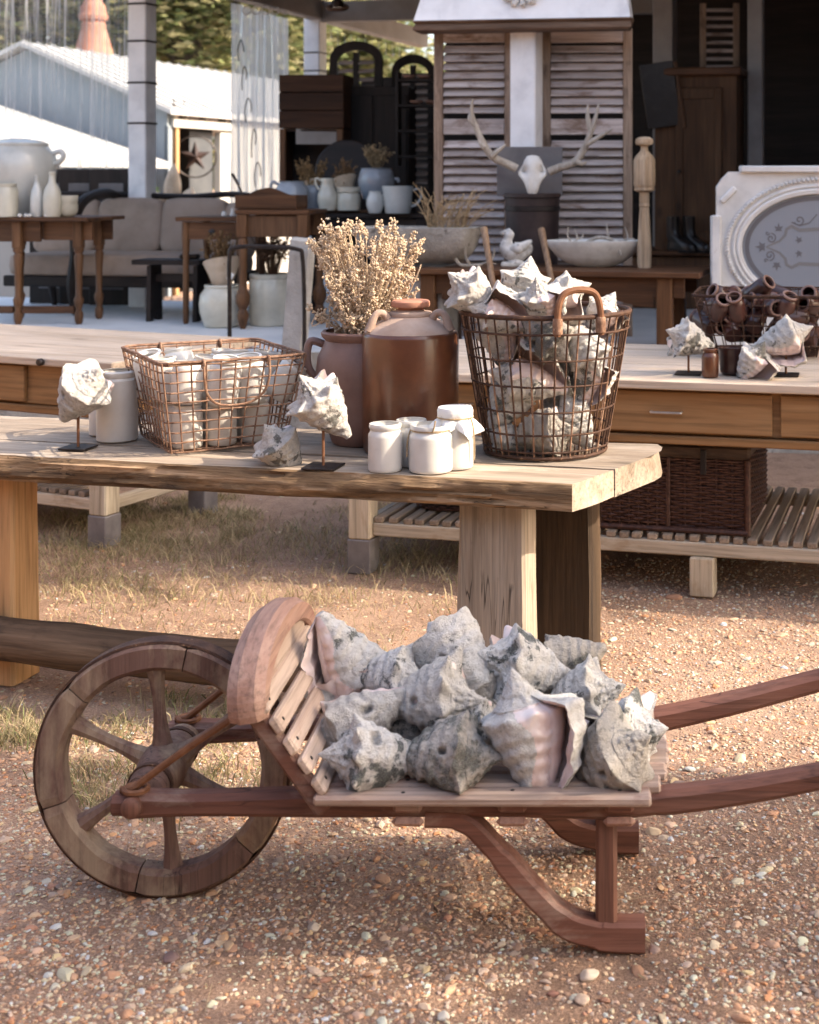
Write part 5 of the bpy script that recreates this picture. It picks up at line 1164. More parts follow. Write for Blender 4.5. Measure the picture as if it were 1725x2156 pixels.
for x,y,z,ti,az,lb in [(-.17,.03,.235,75,150,'jar at the back left of the pile, mouth turned away'),(-.02,.08,.24,80,200,'jar at the back of the pile behind the topmost one'),(.20,.03,.245,70,-20,'jar at the back right of the pile'),(-.24,-.02,.225,85,90,'jar lying across the far left end of the pile'),(.05,-.04,.25,88,-70,'jar lying across the middle of the pile with its side up')]:
    o=link('stoneware_jar',ox,None,inb(x,y,z-.03)); o.rotation_euler=(R(ti),0,R(az)); o.scale=(1.10,)*3; tag(o,lb,'jar',GX)
GM2='shells mounted on small metal stands'
stand_shell('spiky white shell on a stand left of the oxblood jar',1450,787,TR_,1453,712,.165,5,160,15,20,'shell_pale',GM2,.095)
stand_shell('mounted shell with its pink mouth facing front, at the right of the dark basket',1655,790,TR_,1648,712,.20,6,22,5,-118,'shell_pale',GM2,.095)
shell('greenish white shell lying on the drawer table below the mounted ones',at(1582,764,5.12),.16,0,60,15,-130,'shell_pale',None)
P=on(1497,796,TR_); P.y+=.03; j=thing('oxblood_jar','small shiny oxblood jar with a rolled lip on the drawer table','jar',P)
pot(hollow([(.026,0),(.029,.003),(.031,.02),(.031,.072),(.028,.082),(.022,.089),(.026,.094),(.026,.101),(.024,.103)],.005),None,28).build('body',M['ware_brown'],j)
P=on(1545,792,TR_); P.y+=.05; j=thing('oxblood_jar','squat near black bowl behind the greenish white shell','bowl',P)
j.name='dark_bowl'; pot(hollow([(.035,0),(.045,.01),(.05,.06),(.05,.085),(.053,.09),(.053,.1)],.006),None,30).build('body',M['ware_ox'],j)

# ---- oval etched glass in a chipped white panel
ov=thing('oval_glass_panel','chipped white panel with an oval of etched grey glass','panel',(1.13*1.076,7.75,.424)); ov.scale=(1.076,)*3
A_,B_=.40,.275; OZ=1.152-.5; PX0,PX1,PZ0,PZ1=-.52,.52,.074,1.033
def ell(a,b,n_=72,y=0): return [Vector((a*math.cos(2*math.pi*i/n_),y,OZ+b*math.sin(2*math.pi*i/n_))) for i in range(n_)]
inn=ell(A_+.01,B_+.01); outp=[]
for p_ in inn:                                                            # cast onto the outline, top corners clipped
    d=(p_-Vector((0,0,OZ))).normalized(); t=1e9
    if d.x>1e-6: t=min(t,PX1/d.x)
    if d.x<-1e-6: t=min(t,PX0/d.x)
    if d.z>1e-6: t=min(t,(PZ1-OZ)/d.z)
    if d.z<-1e-6: t=min(t,(PZ0-OZ)/d.z)
    dn=Vector((-.72,0,.69)) if d.x<0 else Vector((.72,0,.69)); lim=.592; dt=d.dot(dn)
    if dt>1e-6: t=min(t,lim/dt)
    outp.append(Vector((0,0,OZ))+d*t)
V=[];n_=len(inn)
for y in (0,.05): V+= [p_+Vector((0,y,0)) for p_ in inn]+[p_+Vector((0,y,0)) for p_ in outp]
F=[]
for i in range(n_):
    j=(i+1)%n_; F+= [(i,j,n_+j,n_+i),(2*n_+i,2*n_+j,3*n_+j,3*n_+i),(i,j,2*n_+j,2*n_+i),(n_+i,n_+j,3*n_+j,3*n_+i)]
MB().add(V,F).build('panel',M['chipped'],ov)
sub('top_rail',(.0,.01,PZ1+.012),(.80,.085,.034),M['chipped'],ov,.006,None,.003)
sub('side_rail',(PX0-.004,.015,.445),(.045,.08,.735),M['chipped'],ov,.006,None,.003); sub('side_rail',(PX1+.004,.015,.445),(.045,.08,.735),M['chipped'],ov,.006,None,.003)
sub('corner_scroll',(-.462,-.006,.915),(.10,.014,.03),M['chipped'],ov,.006,(0,R(-45),0)); sub('corner_scroll',(.462,-.006,.915),(.10,.014,.03),M['chipped'],ov,.006,(0,R(45),0))
for (a,r_,nm) in ((.012,.011,'oval_bead'),(.034,.009,'oval_bead'),(.0,.008,'oval_bead')):
    q=MB(); q.tube([p_+Vector((0,-.004,0)) for p_ in ell(A_+a,B_+a)],r_,8,True); q.build(nm,M['chipped'],ov)
q=MB()
for i in range(130):                                                      # carved leaf border
    a=2*math.pi*i/130; p_=Vector(((A_+.066)*math.cos(a),-.002,OZ+(B_+.066)*math.sin(a))); rr_=.012+.006*random.random()
    q.tube([p_+Vector((math.cos(a+.6)*-.016,0,math.sin(a+.6)*-.016)),p_+Vector((0,-.008,0)),p_+Vector((math.cos(a+.6)*.018,0,math.sin(a+.6)*.018))],[.003,rr_*.75,.002],5)
tag(q.build('leaf_border',M['chipped'],ov),kind='stuff')
m,n,l,p=newmat('frosted_glass'); p.inputs['Base Color'].default_value=(.26,.285,.325,1); p.inputs['Roughness'].default_value=.38; p.inputs['Specular IOR Level'].default_value=.6; M['frost']=m
m,n,l,p=newmat('etched_grey'); p.inputs['Base Color'].default_value=(.15,.15,.165,1); p.inputs['Roughness'].default_value=.3; M['etch']=m
m,n,l,p=newmat('etched_mid'); p.inputs['Base Color'].default_value=(.21,.21,.215,1); p.inputs['Roughness'].default_value=.35; M['etch2']=m
q=MB(); q.add(ell(A_+.005,B_+.005,72,.012)+[Vector((0,.012,OZ))]+ell(A_+.005,B_+.005,72,.018),[(i,(i+1)%72,72) for i in range(72)]); gl=q.build('glass',M['frost'],ov)
def flat(poly,y,m_,nm='etched_motif'):
    q=MB(); n_=len(poly); q.add([Vector((x,y,OZ+z)) for x,z in poly]+[Vector((x,y+.001,OZ+z)) for x,z in poly],[tuple(range(n_))]+[(i,(i+1)%n_,n_+(i+1)%n_,n_+i) for i in range(n_)]); return q.build(nm,m_,gl)
def strip(pts,w_,y,m_,nm='etched_motif',closed=False):
    P=[Vector((x,0,z)) for x,z in pts]; L_=[];R_=[]; k=len(P)
    for i in range(k):
        t=(P[(i+1)%k if closed else min(i+1,k-1)]-P[i-1 if closed else max(i-1,0)]).normalized(); s=Vector((-t.z,0,t.x)); ww=(w_[i] if hasattr(w_,'__len__') else w_)/2
        L_.append(P[i]+s*ww+Vector((0,y,OZ))); R_.append(P[i]-s*ww+Vector((0,y,OZ)))
    q=MB(); q.add(L_+R_,[(i,(i+1)%k,k+(i+1)%k,k+i) for i in range(k if closed else k-1)]); return q.build(nm,m_,gl)
strip([(.365*math.cos(a),.245*math.sin(a)) for a in np.linspace(0,2*math.pi,97)[:-1]],.022,.0105,M['etch'],'etched_band',True)
def leaf3(cx,cy,ang,s):
    o=[]
    for a,r_ in ((0,1),(25,.42),(55,.8),(80,.35),(120,.55),(150,.2),(180,.3),(210,.2),(240,.55),(280,.35),(305,.8),(335,.42)):
        o.append((cx+s*r_*math.cos(R(a+ang)),cy+s*r_*math.sin(R(a+ang))))
    flat(o,.0105,M['etch'])
def spiral(cx,cy,r0,turns,a0,sg,w_=.006):
    n_=34; strip([(cx+r0*(1-.85*i/n_)*math.cos(a0+sg*turns*2*math.pi*i/n_),cy+r0*(1-.85*i/n_)*math.sin(a0+sg*turns*2*math.pi*i/n_)) for i in range(n_+1)],w_,.0100,M['etch'])
for sx in (-1,1):
    leaf3(sx*.285,.0,180 if sx<0 else 0,.042); leaf3(sx*.205,.088,90,.036); leaf3(sx*.215,-.088,-90,.036)
    spiral(sx*.243,.043,.026,1.4,R(90 if sx<0 else 90),sx); spiral(sx*.250,-.043,.026,1.4,R(-90),-sx); spiral(sx*.262,.07,.011,1,0,sx,.005); spiral(sx*.27,-.07,.011,1,0,-sx,.005)
    strip([(sx*.27,.0),(sx*.24,-.012),(sx*.2,-.03),(sx*.172,-.06),(sx*.165,-.09),(sx*.14,-.105),(sx*.10,-.085),(0,-.09)],[.005,.008,.012,.015,.016,.017,.018,.018],.0105,M['etch2'])
    strip([(sx*.27,.0),(sx*.24,.012),(sx*.2,.03),(sx*.172,.06),(sx*.165,.09),(sx*.14,.105),(sx*.10,.085),(0,.09)],[.005,.008,.012,.015,.016,.017,.018,.018],.0100,M['etch2'])
    spiral(sx*.10,.135,.028,1.3,R(200),-sx,.007); strip([(sx*.14,.125),(sx*.10,.107),(sx*.05,.12),(sx*.01,.165)],.007,.0108,M['etch'])
    leaf3(sx*.10,.03,60 if sx>0 else 120,.03); leaf3(sx*.10,-.03,-60 if sx>0 else -120,.03)
    for (cx,cy,rr_) in ():
        strip([(sx*(cx+rr_*math.cos(a)),cy+rr_*.75*math.sin(a)) for a in np.linspace(0,6.283,25)[:-1]],.011,.0103 if cy>0 else .0107,M['etch2'],closed=True)

# ================================================================== LONG BENCH AND WHAT STANDS ON IT
bo=Vector((-1.08,8.05,0)); bn=thing('long_bench','low brown bench table set with trough, duck, bowl and post','table',(bo.x,bo.y,FZ),-R(13))
BH=.49
for k in range(3): sub('top_plank',(.84,.09+.19*k,BH-.016),(1.68+random.uniform(-.01,.01),.188,.032),M['brown_x'],bn,.004)
sub('apron',(.84,.07,BH-.09),(1.5,.025,.11),M['brown_x'],bn,.003); sub('apron',(.84,.5,BH-.09),(1.5,.025,.11),M['brown_x'],bn,.003)
for x in (.12,1.48):
    for y in (.07,.5): sub('leg',(x,y,(BH-.034)/2),(.085,.07,BH-.034),M['brown_z'],bn,.005)
q=MB(); pts=[(x,-.0,BH-.145-.05*abs(math.sin((x-.1)*6))) for x in np.linspace(.2,1.42,40)]
q.prism([(x,z) for x,_,z in pts]+[(1.42,BH-.13),(.2,BH-.13)],.02,Matrix(((1,0,0),(0,0,1),(0,1,0))),c=(0,.055,0)); q.build('scalloped_apron',M['brown_x'],bn)
BZT=FZ+BH+.0005
def bp(u,d): return Vector(((u-CX)/FPX*d,d,BZT))
# stone trough
P=bp(880,8.28); tr=thing('stone_trough','long rounded grey stone trough full of dried twigs','trough',P,-R(10))
rings=[]
for i in range(25):
    t=i/24; x=-.36+.72*t; f=math.sqrt(max(.0,1-(abs(2*t-1))**6)); ring=[]
    for a in np.linspace(math.pi,2*math.pi,13): ring.append(Vector((x*(1-.13*(1-(math.sin(a)+1)*1) if False else 1)*(1.0),.17*math.cos(a)*(.75+.25*f),.225+.215*math.sin(a)*f+.006*noise.noise((x*9,a*3,1)))))
    for a in np.linspace(0,math.pi,9)[0:0]: pass
    inner=[Vector((x*.93,.135*math.cos(a)*(.75+.25*f),.228+.12*math.sin(a)*f)) for a in np.linspace(2*math.pi,math.pi,9)]
    rings.append(ring+inner)
q=MB(); q.loft(rings,0,True); q.build('trough_body',M['stone'],tr,angle=60)
tw=thing('dried_twigs','tangle of fine dried twigs spilling over the trough right end','dried twigs',P+Vector((.12,0,.2)))
q=MB()
for i in range(90):
    a=random.uniform(-.9,2.6); r_=random.uniform(.05,.22); h_=random.uniform(.1,.26); x0=random.uniform(-.06,.16)
    q.tube(bez([(x0,random.uniform(-.06,.06),0),(x0+r_*math.cos(a)*.5,random.uniform(-.08,.06),h_*.7),(x0+r_*math.cos(a),random.uniform(-.1,.08),h_+random.uniform(-.05,.03))],8),.0022,4)
tag(q.build('twigs',M['twine'],tw),kind='stuff')
# loose antler on the bench
def antler(q, pts, r0, r1): P_=bez(pts,20); q.tube(P_,lerpn([r0,r0*.85,r1],len(P_)),8)
P=bp(1000,8.12); an_=thing('shed_antler','loose pale antler lying on the bench left of the duck','antler',P)
q=MB(); antler(q,[(-.11,0,.05),(-.08,0,.015),(-.02,0,.012),(.05,0,.02),(.10,.02,.05),(.11,.02,.11)],.011,.003); antler(q,[(-.03,0,.015),(-.05,-.01,.06),(-.055,-.01,.12)],.009,.002); antler(q,[(.04,0,.02),(.08,-.02,.03),(.12,-.02,.02)],.008,.002); q.build('antler_beam',M['antler'],an_)
# two slanting tool handles
for i,(a,b_,lab) in enumerate([((1016,480),(1045,640),'brown wooden tool handle leaning left of the duck'),((1138,482),(1172,640),'brown wooden tool handle leaning right of the duck')]):
    A=at(*a,7.75);B=at(*b_,7.6); A.y=7.85; q=MB(); d=A-B; h_=thing('tool_handle',lab,'tool handle',B-d*.42,0,'leaning tool handles'); L_=d*1.42
    q.tube([L_*t for t in (0,.2,.5,.8,.96,.99,1.0)],[.017,.017,.016,.017,.02,.02,.012],10); q.build('shaft',M['stick'],h_)
# duck
P=bp(1086,8.25); dk=thing('garden_duck','whitewashed concrete duck on a small plinth','garden ornament',P)
def blob(q,pts,rad,n_=14,flat=1.0): q.tube(bez(pts,4*len(pts)),lerpn(rad,(max(2,(4*len(pts))//(len(pts)-1)))*(len(pts)-1)+1),n_,flat=flat)
q=MB(); blob(q,[(.085,0,.13),(.07,0,.10),(.03,0,.085),(-.02,0,.085),(-.05,0,.11),(-.045,0,.155),(-.038,0,.185),(-.045,0,.215)],[.006,.035,.055,.058,.047,.027,.031,.01]); q.build('body',M['concrete_duck'],dk)
q=MB(); blob(q,[(-.03,0,.2),(-.075,0,.190),(-.09,0,.186)],[.022,.014,.006]); q.build('bill',M['concrete_duck'],dk)
for s in (-1,1):
    q=MB(); blob(q,[(-.03,s*.045,.1),(.02,s*.056,.105),(.075,s*.035,.135),(.09,s*.03,.15)],[.012,.03,.018,.004],10,.5); q.build('wing',M['concrete_duck'],dk)
q=MB(); q.box((0,0,.013),(.165,.11,.026),.006,jit=.002); q.lathe([(.05,.026),(.035,.045),(.045,.06)],12); q.build('plinth',M['concrete_duck'],dk)
# dough bowl with antlers
P=bp(1252,8.22); bw=thing('dough_bowl','wide pale wooden dough bowl holding loose antlers','bowl',P)
rings=[]
pr_=[(.10,0),(.16,.02),(.22,.06),(.265,.115),(.28,.135),(.283,.15),(.272,.152),(.25,.125),(.2,.075),(.12,.035),(.001,.03)]
q=MB(); V=[];F=[]; n_=48
for r_,z in pr_:
    for j in range(n_): a=2*math.pi*j/n_; V.append(Vector((r_*math.cos(a),r_*.6*math.sin(a),z)))
for i in range(len(pr_)-1):
    for j in range(n_): F.append((i*n_+j,i*n_+(j+1)%n_,(i+1)*n_+(j+1)%n_,(i+1)*n_+j))
q.add(V,F,0,True); q.add(V[:n_],[tuple(range(n_))]); q.build('bowl_body',M['bone'],bw)
for i,(x,lab) in enumerate([(-.10,'small forked antler at the left in the dough bowl'),(.02,'curved antler in the middle of the dough bowl'),(.15,'two pronged antler at the right in the dough bowl')]):
    a_=thing('loose_antler',lab,'antler',P+Vector((x,-.0,.10)),0,'antlers in the dough bowl'); q=MB()
    if i==0: antler(q,[(-.08,0,.0),(-.03,0,.035),(.0,0,.06),(-.015,0,.12)],.008,.002); antler(q,[(0,0,.06),(.03,0,.07),(.035,0,.1)],.006,.002); antler(q,[(-.03,0,.035),(-.055,0,.08),(-.05,0,.13)],.006,.002)
    if i==1: antler(q,[(-.07,-.06,.035),(0,-.08,.07),(.08,-.1,.055),(.12,-.12,.0),(.13,-.13,-.03)],.012,.004)
    if i==2: antler(q,[(-.1,0,.02),(-.02,0,.04),(.04,0,.06),(.025,0,.13)],.009,.002); antler(q,[(-.06,0,.03),(-.075,0,.1),(-.08,0,.15)],.007,.002); antler(q,[(.03,0,.055),(.07,0,.06),(.09,0,.045)],.006,.002)
    q.build('antler_beam',M['antler'],a_)
# turned newel post
P=bp(1357,8.1); nw=thing('newel_post','pale turned wooden newel post with a mushroom knob','post',P)
q=MB(); q.lathe([(.038,0),(.041,.04),(.040,.12),(.034,.22),(.028,.32),(.026,.345),(.030,.35),(.030,.362),(.027,.366),(.029,.38),(.029,.43)],28); q.build('shaft',M['newel'],nw)
q=MB(); q.lathe([(.042,.431),(.058,.44),(.058,.452),(.055,.455),(.058,.46),(.062,.475),(.062,.61),(.05,.635),(.022,.665),(.02,.69)],8); q.build('faceted_block',M['newel'],nw)
q=MB(); q.lathe([(.02,.69),(.026,.694),(.046,.70),(.052,.714),(.048,.732),(.03,.743),(.001,.746)],24); q.build('knob',M['newel'],nw)
# bucket with backboard and the antlered skull
P=bp(1121,8.62); P.z=FZ; bk=thing('tall_bucket','dark brown tapered tub standing behind the duck','tub',P)
q=MB(); q.lathe([(.14,0),(.146,.01),(.158,.6),(.165,.88),(.174,.885),(.174,.905),(.165,.91),(.150,.905),(.145,.6)],34); q.build('tub_body',M['bucket'],bk)
for z in (.3,.8):
    q=MB(); q.lathe([(.156,z),(.169,z+.005),(.169,z+.03),(.158,z+.035)],34); q.build('hoop',M['iron'],bk)
P=at(1115,412,8.66); bd=thing('backboard','slate grey board standing behind the antlered skull','board',Vector((P.x,8.70,FZ+.911)))
q=MB(); q.box((0,0,.13),(.40,.02,.30),.003); q.build('board_face',M['panel_grey'],bd)
SK=at(1122,362,8.5); sk=thing('deer_skull','bleached deer skull with wide branching antlers on the tub','skull',SK)
q=MB(); rings=[]
for z,wx,wy,yo in ((.10,.012,.012,.03),(.095,.035,.03,.03),(.07,.052,.045,.025),(.045,.060,.055,.02),(.02,.075,.05,.015),(.0,.088,.048,.01),(-.02,.085,.045,.0),(-.045,.062,.04,-.01),(-.075,.046,.034,-.02),(-.105,.036,.028,-.03),(-.13,.027,.02,-.035),(-.14,.012,.01,-.035)):
    ring=[]
    for j in range(56):
        a=2*math.pi*j/56; x=wx*math.cos(a); y=wy*math.sin(a)
        e=.055*math.exp(-(((x-.05)/.019)**2+((z-.004)/.02)**2))+.055*math.exp(-(((x+.05)/.019)**2+((z-.004)/.02)**2)) if math.sin(a)<0 else 0
        e+= .012*math.exp(-((x/.010)**2+((z+.105)/.03)**2)) if math.sin(a)<0 else 0
        ring.append(Vector((x,y+e+yo,z+.004*noise.noise((x*40,z*40,0)))))
    rings.append(ring)
q.loft(rings,0,True); q.build('skull_bone',M['bone'],sk,angle=60)
def sp(u,v,dy=0): w_=at(u,v,8.5+dy)-SK; return w_
for side,pts,tines in ((0,[(1088,355),(1068,345),(1045,335),(1030,322),(1014,295),(1000,262),(993,232),(996,208)],[[(1036,330),(1050,316),(1066,304)],[(1004,268),(990,250),(990,238)],[(1020,310),(1012,300),(1008,290)]]),
                       (1,[(1156,362),(1180,352),(1205,345),(1222,328),(1236,300),(1248,268),(1256,240),(1261,218)],[[(1234,305),(1258,290),(1290,272)],[(1245,275),(1238,250),(1238,220)],[(1214,340),(1226,345),(1236,340)]])):
    q=MB(); P_=[sp(u,v,-.03*i/3) for i,(u,v) in enumerate(pts)]
    antler(q,P_,.026,.006)
    for tn_ in tines: antler(q,[sp(u,v,-.05) for u,v in tn_],.017,.004)
    q.build('antler',M['antler'],sk,angle=70)

# louvred shutters either side of the white post, frame and mantel
def shutter(name,label,u0,u1,D,v0,v1,nl,rail_at,group):
    x0,x1=(u0-CX)/FPX*D,(u1-CX)/FPX*D; w_=x1-x0; z0=FZ; z1=EYE-(v0-HZ)/FPX*D; H_=z1-z0
    s=thing(name,label,'shutter',((x0+x1)/2,D,z0),-R(4),group); sw=.058
    for sx in (-1,1): sub('stile',(sx*(w_/2-sw/2),0,H_/2),(sw,.04,H_),M['shutter_z'],s,.004,None,.001)
    zr=[.05,EYE-(rail_at-HZ)/FPX*D-z0,H_-.04]
    for z in zr: sub('rail',(0,0,z),(w_-2*sw-.002,.034,.10),M['shutter_z' if False else 'shutter'],s,.004)
    q=MB(); q.box((0,0,0),(w_-2*sw-.004,.064,.010),.003); me=q.mesh('louvre',M['shutter'])
    pit=(18.2)/FPX*D
    z=.12
    while z<H_-.10:
        if abs(z-zr[1])>.058: link('louvre',me,s,(random.uniform(-.001,.001),0,z),(R(48+random.uniform(-3,3)),0,random.uniform(-.004,.004)))
        z+=pit
    return s
shutter('louvred_shutter','weathered louvred shutter left of the white post',914,1083,9.02,60,600,20,267,'weathered louvred shutters')
shutter('louvred_shutter','weathered louvred shutter right of the white post',1140,1332,9.02,60,600,20,267,'weathered louvred shutters')
mx0,mx1=(868-CX)/FPX*8.8,(1334-CX)/FPX*8.8; mz=EYE+(375-66)/FPX*8.8; ml=mx1-mx0
mt_=thing('mantel_hood','white painted mantel hood with a brown moulded lower edge','mantel',((mx0+mx1)/2,8.80,mz),-R(9))
rings=[]
for x in (-ml/2,ml/2):
    s=1 if x>0 else -1
    rings.append([Vector((x-s*o,y,z)) for o,y,z in ((.02,.08,0),(.02,-.05,0),(0,-.065,.012),(0,-.065,.03),(.012,-.05,.05),(.0,-.07,.062),(.0,-.07,.07),(.0,.08,.07))])
q=MB(); q.loft(rings); q.build('lower_moulding',M['moulding'],mt_)
rings=[]
for x in (-ml/2,ml/2):
    s=1 if x>0 else -1
    rings.append([Vector((x-s*o,y,z)) for o,y,z in ((.005,.08,.0705),(.005,-.066,.0705),(.01,-.06,.09),(.045,-.03,.22),(.06,-.02,.45),(.06,.08,.45))])
q=MB(); q.loft(rings); q.build('hood',M['white'],mt_)
q=MB()
for k in range(9):
    a=2*math.pi*k/9; q.tube([Vector((.03*math.cos(a),-.055,.215+.03*math.sin(a))),Vector((.085*math.cos(a),-.07,.215+.06*math.sin(a))),Vector((.12*math.cos(a),-.055,.215+.075*math.sin(a)))],[.01,.022,.006],7)
q.lathe([(.035,0),(.03,.02),(.001,.03)],14,(0,-.045,.215),M=Matrix(((1,0,0),(0,0,-1),(0,1,0)))); q.build('carved_rosette',M['bone'],mt_)
# dark cupboard interior on the right
cb=thing('pine_cupboard','old knotty pine cupboard in the dim corner with panelled door','cupboard',at(1465,440,11.0)*1.0,-R(13)); cb.location.z=FZ
cw=.52
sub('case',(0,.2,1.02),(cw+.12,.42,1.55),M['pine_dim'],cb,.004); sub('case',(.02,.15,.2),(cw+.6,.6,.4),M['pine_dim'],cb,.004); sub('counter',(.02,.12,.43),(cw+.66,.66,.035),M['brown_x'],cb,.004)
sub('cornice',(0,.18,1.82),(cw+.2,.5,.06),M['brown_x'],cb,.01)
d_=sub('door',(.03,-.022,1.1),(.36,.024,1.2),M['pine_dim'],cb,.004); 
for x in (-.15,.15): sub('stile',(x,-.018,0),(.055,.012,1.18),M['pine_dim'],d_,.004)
for z in (-.55,.55): sub('door_rail',(0,-.018,z),(.242,.012,.08),M['pine_dim'],d_,.004)
q=MB(); q.lathe([(.012,0),(.016,.02),(.001,.03)],10,(-.15,-.024,-.05),M=Matrix(((1,0,0),(0,0,-1),(0,1,0)))); q.build('knob',M['iron'],d_)
for i,(x,lab) in enumerate([(-.16,'black leather ankle boot on the left of the pair, on the cupboard counter'),(-.04,'black leather ankle boot on the right of the pair, toe turned right')]):
    P=cb.location+Vector((x,-.12,.448)); b_=thing('ankle_boot',lab,'boot',P,-R(40+10*i),'pair of black boots')
    rings=[]
    for z,xx,rx,ry in ((0,.05,.13,.042),(.02,.05,.132,.045),(.05,.045,.125,.042),(.08,.02,.09,.042),(.11,-.02,.058,.042),(.16,-.03,.05,.042),(.22,-.03,.052,.045),(.26,-.03,.05,.045)):
        rings.append([Vector((xx+rx*math.cos(a),ry*math.sin(a)*(.9 if math.cos(a)<0 else 1),z)) for a in np.linspace(0,2*math.pi,19)[:-1]])
    q=MB(); q.loft(rings,0,True); q.build('upper',M['leather_black'],b_); q=MB(); q.box((.05,0,-.008),(.27,.085,.014),.006); q.build('sole',M['iron'],b_)
P=at(1408,125,11.3); pc_=thing('picture_frame','dark framed picture hanging crooked left of the pine cupboard','picture',Vector((P.x-.08,11.0,P.z-.4)),0)
sub('picture_board',(0,0,.1),(.26,.03,.5),M['leather_black'],pc_,.004,(0,R(-8),0)); sub('frame_side',(.15,-.01,.1),(.025,.04,.52),M['brown_z'],pc_,.004,(0,R(-8),0))
P=at(1520,70,11.4); ds=thing('small_shutter','small dim louvred shutter hanging in the shade near the grey post','shutter',Vector((P.x,11.4,P.z-.15)))
for k in range(8): sub('louvre',(-.02,0,-.12+.065*k),(.22,.035,.012),M['shutter'],ds,.003,(R(45),0,0))
for x in (-.15,.115): sub('stile',(x,0,.08),(.05,.03,.62),M['shutter_z'],ds,.004)
# ================================================================== BACK OF THE VERANDA, LEFT
def fl(u,d): return Vector(((u-CX)/FPX*d,d,FZ))
def turned(q_h,r_):                                                       # a turned leg profile
    return [(r_*.5,0),(r_*.8,.02),(r_*.9,.10*q_h),(r_*.55,.14*q_h),(r_*.9,.2*q_h),(r_*1.0,.24*q_h),(r_*.62,.28*q_h),(r_*.7,.5*q_h),(r_*.95,.66*q_h),(r_*.7,.69*q_h),(r_,.71*q_h),(r_,.74*q_h)]
# gateleg table, left edge of the picture
GH=.735; gt=thing('gateleg_table','brown turned leg table at the far left holding stoneware','table',fl(95,9.95),-R(6))
for k in range(3): sub('top_plank',(-.06,-.20+.2*k,GH-.014),(1.02,.198,.028),M['brown_x'],gt,.006)
sub('apron',(-.2,-.2,GH-.10),(.55,.025,.14),M['brown_x'],gt,.003); sub('apron',(.25,-.16,GH-.095),(.35,.025,.13),M['brown_x'],gt,.003); sub('apron',(.0,.2,GH-.10),(.8,.025,.14),M['brown_x'],gt,.003)
for x,y in ((-.08,-.22),(.33,-.17),(-.26,.15),(.30,.2),(-.5,-.2)):
    q=MB(); q.lathe(turned(GH-.03,.034),16); q.box((0,0,(GH-.03)*.87),(.062,.062,(GH-.03)*.26),.004); q.build('leg',M['brown_z'],gt,(x,y,0))
for a,b_ in (((-.08,-.22),(.33,-.17)),((-.26,.15),(-.08,-.22)),((-.5,-.2),(-.08,-.22))):
    A=Vector((*a,.10));B=Vector((*b_,.10)); d=B-A; q=MB(); q.box((0,0,0),(d.length-.06,.035,.05),.004); q.build('stretcher',M['brown_x'],gt,(A+B)/2,(0,0,math.atan2(d.y,d.x)))
GZ=FZ+GH+.0008
def gp(u,d): v=fl(u,d); v.z=GZ; return v
def vessel(name,label,cat,P,prof,mt,group=None,handles=(),th_=.008,n=32):
    r_=thing(name,label,cat,P,0,group); pot(hollow(prof,th_),None,n).build('body',M[mt],r_)
    for pts,rad in handles: q=MB(); q.tube(bez(pts,20),rad,8); q.build('handle',M[mt],r_)
    return r_
def hd(s,r_,z0,z1,out,rad,ya=0): return ([(s*r_*.96,0,z1),(s*(r_+out*.7),-.0,z1+.02),(s*(r_+out),0,(z0+z1)/2+.02),(s*(r_+out*.5),0,z0+.01),(s*r_*.97,0,z0)],rad)
GC='pale stoneware on the gateleg table'
vessel('stoneware_crock','very large pale grey lidded crock on the gateleg table','crock',gp(38,9.98),[(.14,0),(.16,.01),(.2,.1),(.245,.22),(.26,.33),(.25,.42),(.215,.47),(.2,.485),(.205,.5),(.2,.51),(.15,.525),(.06,.54)],'ware_grey',GC,[hd(1,.24,.36,.43,.08,.018)],.012,44)
vessel('preserve_jar','straight pale jar at the left picture edge before the large crock','jar',gp(12,9.72),[(.075,0),(.08,.005),(.082,.17),(.07,.2),(.066,.205),(.07,.21),(.07,.225),(.066,.228)],'ware_cream',GC)
vessel('stoneware_bottle','slim grey white stoneware bottle beside the straight jar','bottle',gp(78,9.72),[(.04,0),(.043,.005),(.044,.13),(.035,.18),(.018,.22),(.014,.26),(.017,.265),(.017,.28),(.014,.283)],'ware_grey',GC)
vessel('stoneware_bottle','taller cream stoneware bottle right of the slim one','bottle',gp(110,9.70),[(.054,0),(.058,.005),(.06,.14),(.05,.19),(.024,.235),(.019,.285),(.023,.29),(.023,.308),(.019,.31)],'ware_cream',GC)
for k in range(2): vessel('stacked_bowl',['lower buff bowl of the stacked pair on the gateleg table','upper buff bowl of the stacked pair on the gateleg table'][k],'bowl',gp(142,9.78)+Vector((0,0,.058*k)),[(.04,0),(.05,.006),(.066,.03),(.07,.06),(.07,.085),(.066,.087)],'ware_cream','stacked buff bowls')
for k,(u,lab) in enumerate([(42,'leftmost tiny white trinket at the crock foot'),(55,'second tiny white trinket on the gateleg table edge'),(63,'third tiny white trinket beside the slim bottle'),(98,'tiny white trinket between the two bottles')]):
    q=MB(); q.lathe([(.001,0),(.013,.003),(.016,.012),(.01,.022),(.001,.026)],10); o=q.build('ceramic_trinket',M['ware_white'],None,gp(u,9.66)); tag(o,lab,'trinket','white trinkets')
